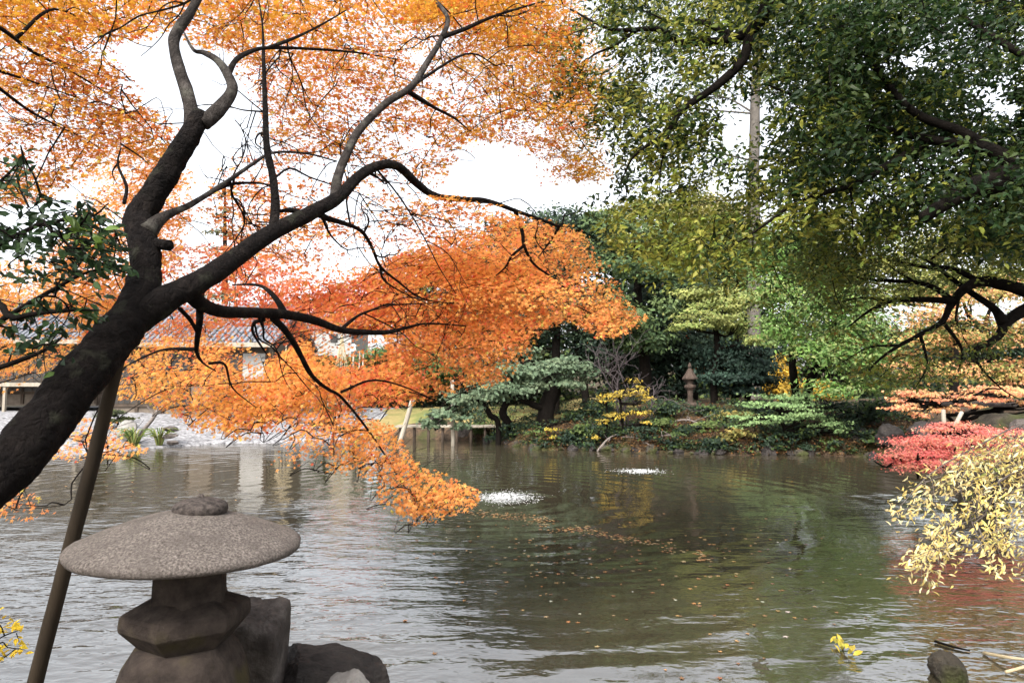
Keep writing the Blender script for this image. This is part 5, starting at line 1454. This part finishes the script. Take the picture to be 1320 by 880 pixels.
# ------------------------------------------------------------------ dark camellia sprays at the left edge
ca = empty('camellia', (-3.2, 2.6, gz(-3.2, 2.6)), 'glossy dark green camellia sprays in front of the orange leaves at the near bank', 'shrub')
SK = []
b0 = np.array([-3.2, 2.6, .7]); sets = []
for path in ([(-200, 560, 2.7), (-90, 470, 2.7), (-10, 420, 2.65), (60, 378, 2.6), (110, 352, 2.55), (150, 345, 2.5)], [(-200, 540, 2.8), (-100, 400, 2.8), (-20, 330, 2.75), (50, 290, 2.7), (115, 280, 2.6), (140, 262, 2.6)],
             [(-200, 500, 2.8), (-110, 350, 2.8), (-40, 270, 2.75), (10, 225, 2.7), (25, 205, 2.7)], [(-200, 580, 2.6), (-80, 500, 2.55), (10, 470, 2.5), (60, 450, 2.5), (85, 430, 2.5)], [(-60, 445, 2.7), (20, 410, 2.5), (90, 400, 2.45), (130, 400, 2.4)]):
    a = np.array(path); P = np.vstack([b0 + rng.normal(size=3) * .05, at(a[:, 0], a[:, 1], a[:, 2])])
    sets.append((P, np.linspace(.02, .0022, len(P))))
twigs = stem_set(ca, sets, M_DARKBARK, SK)
crown = MB()
CAM = [(.022, .045, .018), (.03, .06, .022), (.018, .035, .016), (.045, .085, .028)]
fill(crown, twigs, SK, [
    ([(-40, 195), (20, 200), (45, 230), (60, 260), (110, 262), (135, 272), (130, 290), (80, 300), (30, 300), (-40, 300)], (2.4, 2.9), .58, .046, CAM),
    ([(-40, 300), (60, 295), (110, 285), (150, 295), (165, 335), (160, 365), (110, 375), (60, 390), (20, 410), (-40, 420)], (2.3, 2.9), .74, .046, CAM),
    ([(-40, 420), (30, 400), (100, 375), (130, 395), (95, 420), (90, 470), (40, 480), (-40, 500)], (2.35, 2.7), .50, .048, CAM + [(.07, .12, .03)]),
    ([(100, 295), (148, 285), (150, 305), (110, 315)], (2.3, 2.5), .4, .05, [(.10, .16, .03)]),
], (-3, 2.6, 2.5), OVAL, 9, .17, twig_frac=.9, droop=-.3, nup=.6, ncam=-.4, larea=.26, maxd=.6)
crown.build('crown', M_GLOSSY, ca); twigs.build('stems', M_DARKBARK, ca, smooth=True)

# yellow-leaved sprig at the lower left
yr = empty('yellow_shrub', (-2.95, 3.45, gz(-2.95, 3.45)), 'small yellow leaved sprig at the foot of the log prop on the near bank', 'shrub')
SK = []
b0 = np.array([-2.95, 3.45, .75]); sets = []
for path in ([(-40, 850, 3.6), (0, 822, 3.65), (24, 812, 3.7)], [(-40, 870, 3.6), (0, 850, 3.6), (20, 836, 3.65)]):
    a = np.array(path); P = np.vstack([b0, at(a[:, 0], a[:, 1], a[:, 2])]); sets.append((P, np.linspace(.007, .002, len(P))))
twigs = stem_set(yr, sets, M_DARKBARK, SK)
crown = MB()
fill(crown, twigs, SK, [([(-40, 800), (15, 798), (30, 812), (20, 840), (-40, 850)], (3.5, 3.8), .65, .045, [(.62, .42, .03), (.66, .48, .05)])], (-3, 3.4, .9), OVAL, 8, .16, twig_frac=.8, maxd=.5, ncam=-.6)
crown.build('crown', M_FAR, yr); twigs.build('stems', M_DARKBARK, yr, smooth=True)

# ------------------------------------------------------------------ on the water
def drift(pts_, n, wid, size, pal, mb):
    q = np.array(pts_, float)
    seg = rng.integers(0, len(q) - 1, n); t = rng.random(n)
    p = q[seg] * (1 - t[:, None]) + q[seg + 1] * t[:, None] + rng.normal(size=(n, 2)) * np.array(wid)
    P = np.array([wat(x, y, .004) for x, y in p])
    P[:, 2] += rng.random(n) * .004
    leaves(mb, MAPLE * np.array([1, 1, .12]), P, np.array([0, 0, 1.0]) + rng.normal(size=(n, 3)) * .05, size * (.6 + .7 * rng.random(n)), pick(pal, n, .15))


mb = MB()
FALL = [(.42, .21, .07), (.46, .27, .11), (.30, .13, .05), (.40, .30, .15), (.2, .11, .05)]
drift([(608, 661), (650, 664), (690, 668), (705, 676)], 230, (7, 2.6), .075, FALL, mb)
drift([(722, 682), (760, 682), (790, 692), (830, 698)], 190, (7, 2.2), .075, FALL, mb)
drift([(845, 703), (880, 706), (930, 722)], 60, (12, 5), .09, FALL, mb)
drift([(560, 690), (700, 715), (900, 730), (1000, 700)], 170, (60, 24), .085, FALL, mb)
drift([(500, 700), (760, 800), (1150, 760)], 110, (90, 50), .07, FALL + [(.6, .58, .5)], mb)
drift([(20, 640), (300, 620), (500, 600)], 60, (60, 12), .08, FALL, mb)
tag(mb.build('floating_leaves', M_FALLEN), 'fallen orange leaves drifting in thin streaks on the pond', 'fallen leaves', kind='stuff')
mb = MB(); P = wat(1090, 838, .02)
n = 14; pos = P + rng.normal(size=(n, 3)) * np.array([.05, .12, .02]) + [0, 0, .05]
leaves(mb, OVAL, pos, np.array([0, -.7, .6]) + rng.normal(size=(n, 3)) * .4, .085 * (.8 + .4 * rng.random(n)), pick([(.44, .36, .04), (.36, .30, .04)], n))
for q in range(n):
    tube(mb, [P + [0, .1, -.05], P + [.02, .05, .03], pos[q]], [.004, .003, .002], 4, 2, col=(.2, .16, .05))
tag(mb.build('yellow_sprig', M_FALLEN, loc=P), 'small sprig of bright yellow leaves floating on the open water near the glitter', 'sprig')


def splash(px, py, w, d, n, h, label):
    c_ = wat(px, py)
    mb = MB(); v, f = ico(1)
    for q in range(n):
        a = rng.normal(size=2) * np.array([w, d]) * .45
        g = math.exp(-(a[0] / w) ** 2 * 2 - (a[1] / d) ** 2 * 2)
        r_ = .004 + .007 * rng.random() * (g + .2)
        p = c_ + np.array([a[0], a[1], rng.random() ** 2 * h * g ** 2 + .002])
        mb.add(p + v * r_ * np.array([2.6, 1.1, .4]), [f])
    tag(mb.build('water_splash', M_FOAM, loc=c_, smooth=True), label, 'splash')


splash(652, 641, .8, .9, 1000, .07, 'white bubbling water patch just beyond the tip of the lowest orange bough')
splash(826, 607, .8, .7, 420, .04, 'smaller white bubbling water patch near the far shore')
for q, (pts_, r_, lab) in enumerate((([(1205, 826), (1228, 833), (1250, 838)], .012, 'thin dark stick lying alone on the water'), ([(1268, 841), (1300, 847), (1345, 852)], .016, 'pale bent stick poking from the shallows, the upper one'), ([(1296, 866), (1325, 858), (1360, 850)], .014, 'pale stick in the shallows, the lower one, pointing at the mossy rock'))):
    P = np.array([wat(x, y, .015 + .05 * (i if q else 0)) for i, (x, y) in enumerate(pts_)])
    mb = MB(); tube(mb, P, [r_, r_ * .9, r_ * .6], 7, 4, .1, 9)
    tag(mb.build('stick', M_DARKBARK if q == 0 else M_ROPE, loc=P[1], smooth=True), lab, 'stick')

# ------------------------------------------------------------------ unseen trees added behind the viewpoint and to its left to shade the foreground
mb = MB()
for q in range(62):
    c_ = np.array([rng.uniform(-20, 16), rng.uniform(-13, -4.5), rng.uniform(3.0, 12.5)])
    if q > 44:
        c_ = np.array([rng.uniform(-13, -7.2), rng.uniform(-4, 2.6), rng.uniform(4.0, 10.5)])
    rad = np.array([2.4, 2.0, 1.7]); n = 330
    p = norm(rng.normal(size=(n, 3))) * (.55 + .45 * rng.random((n, 1)))
    leaves(mb, TUFT, c_ + p * rad, norm(p) + rng.normal(size=(n, 3)) * .5, .42 * (.7 + .6 * rng.random(n)), pick(DEEP + MIDG, n))
for q in range(9):
    x, y = -18 + q * 4 + rng.normal() * .8, rng.uniform(-11, -6.5)
    tube(mb, [[x, y, .4], [x + .2, y, 4], [x - .1, y + .2, 10]], [.28, .22, .10], 9, 4, .1, 2, col=(.04, .033, .027))
tag(mb.build('shade_grove', M_FAR), 'unseen evergreen grove added behind the viewpoint to shade the foreground', 'grove', kind='stuff')
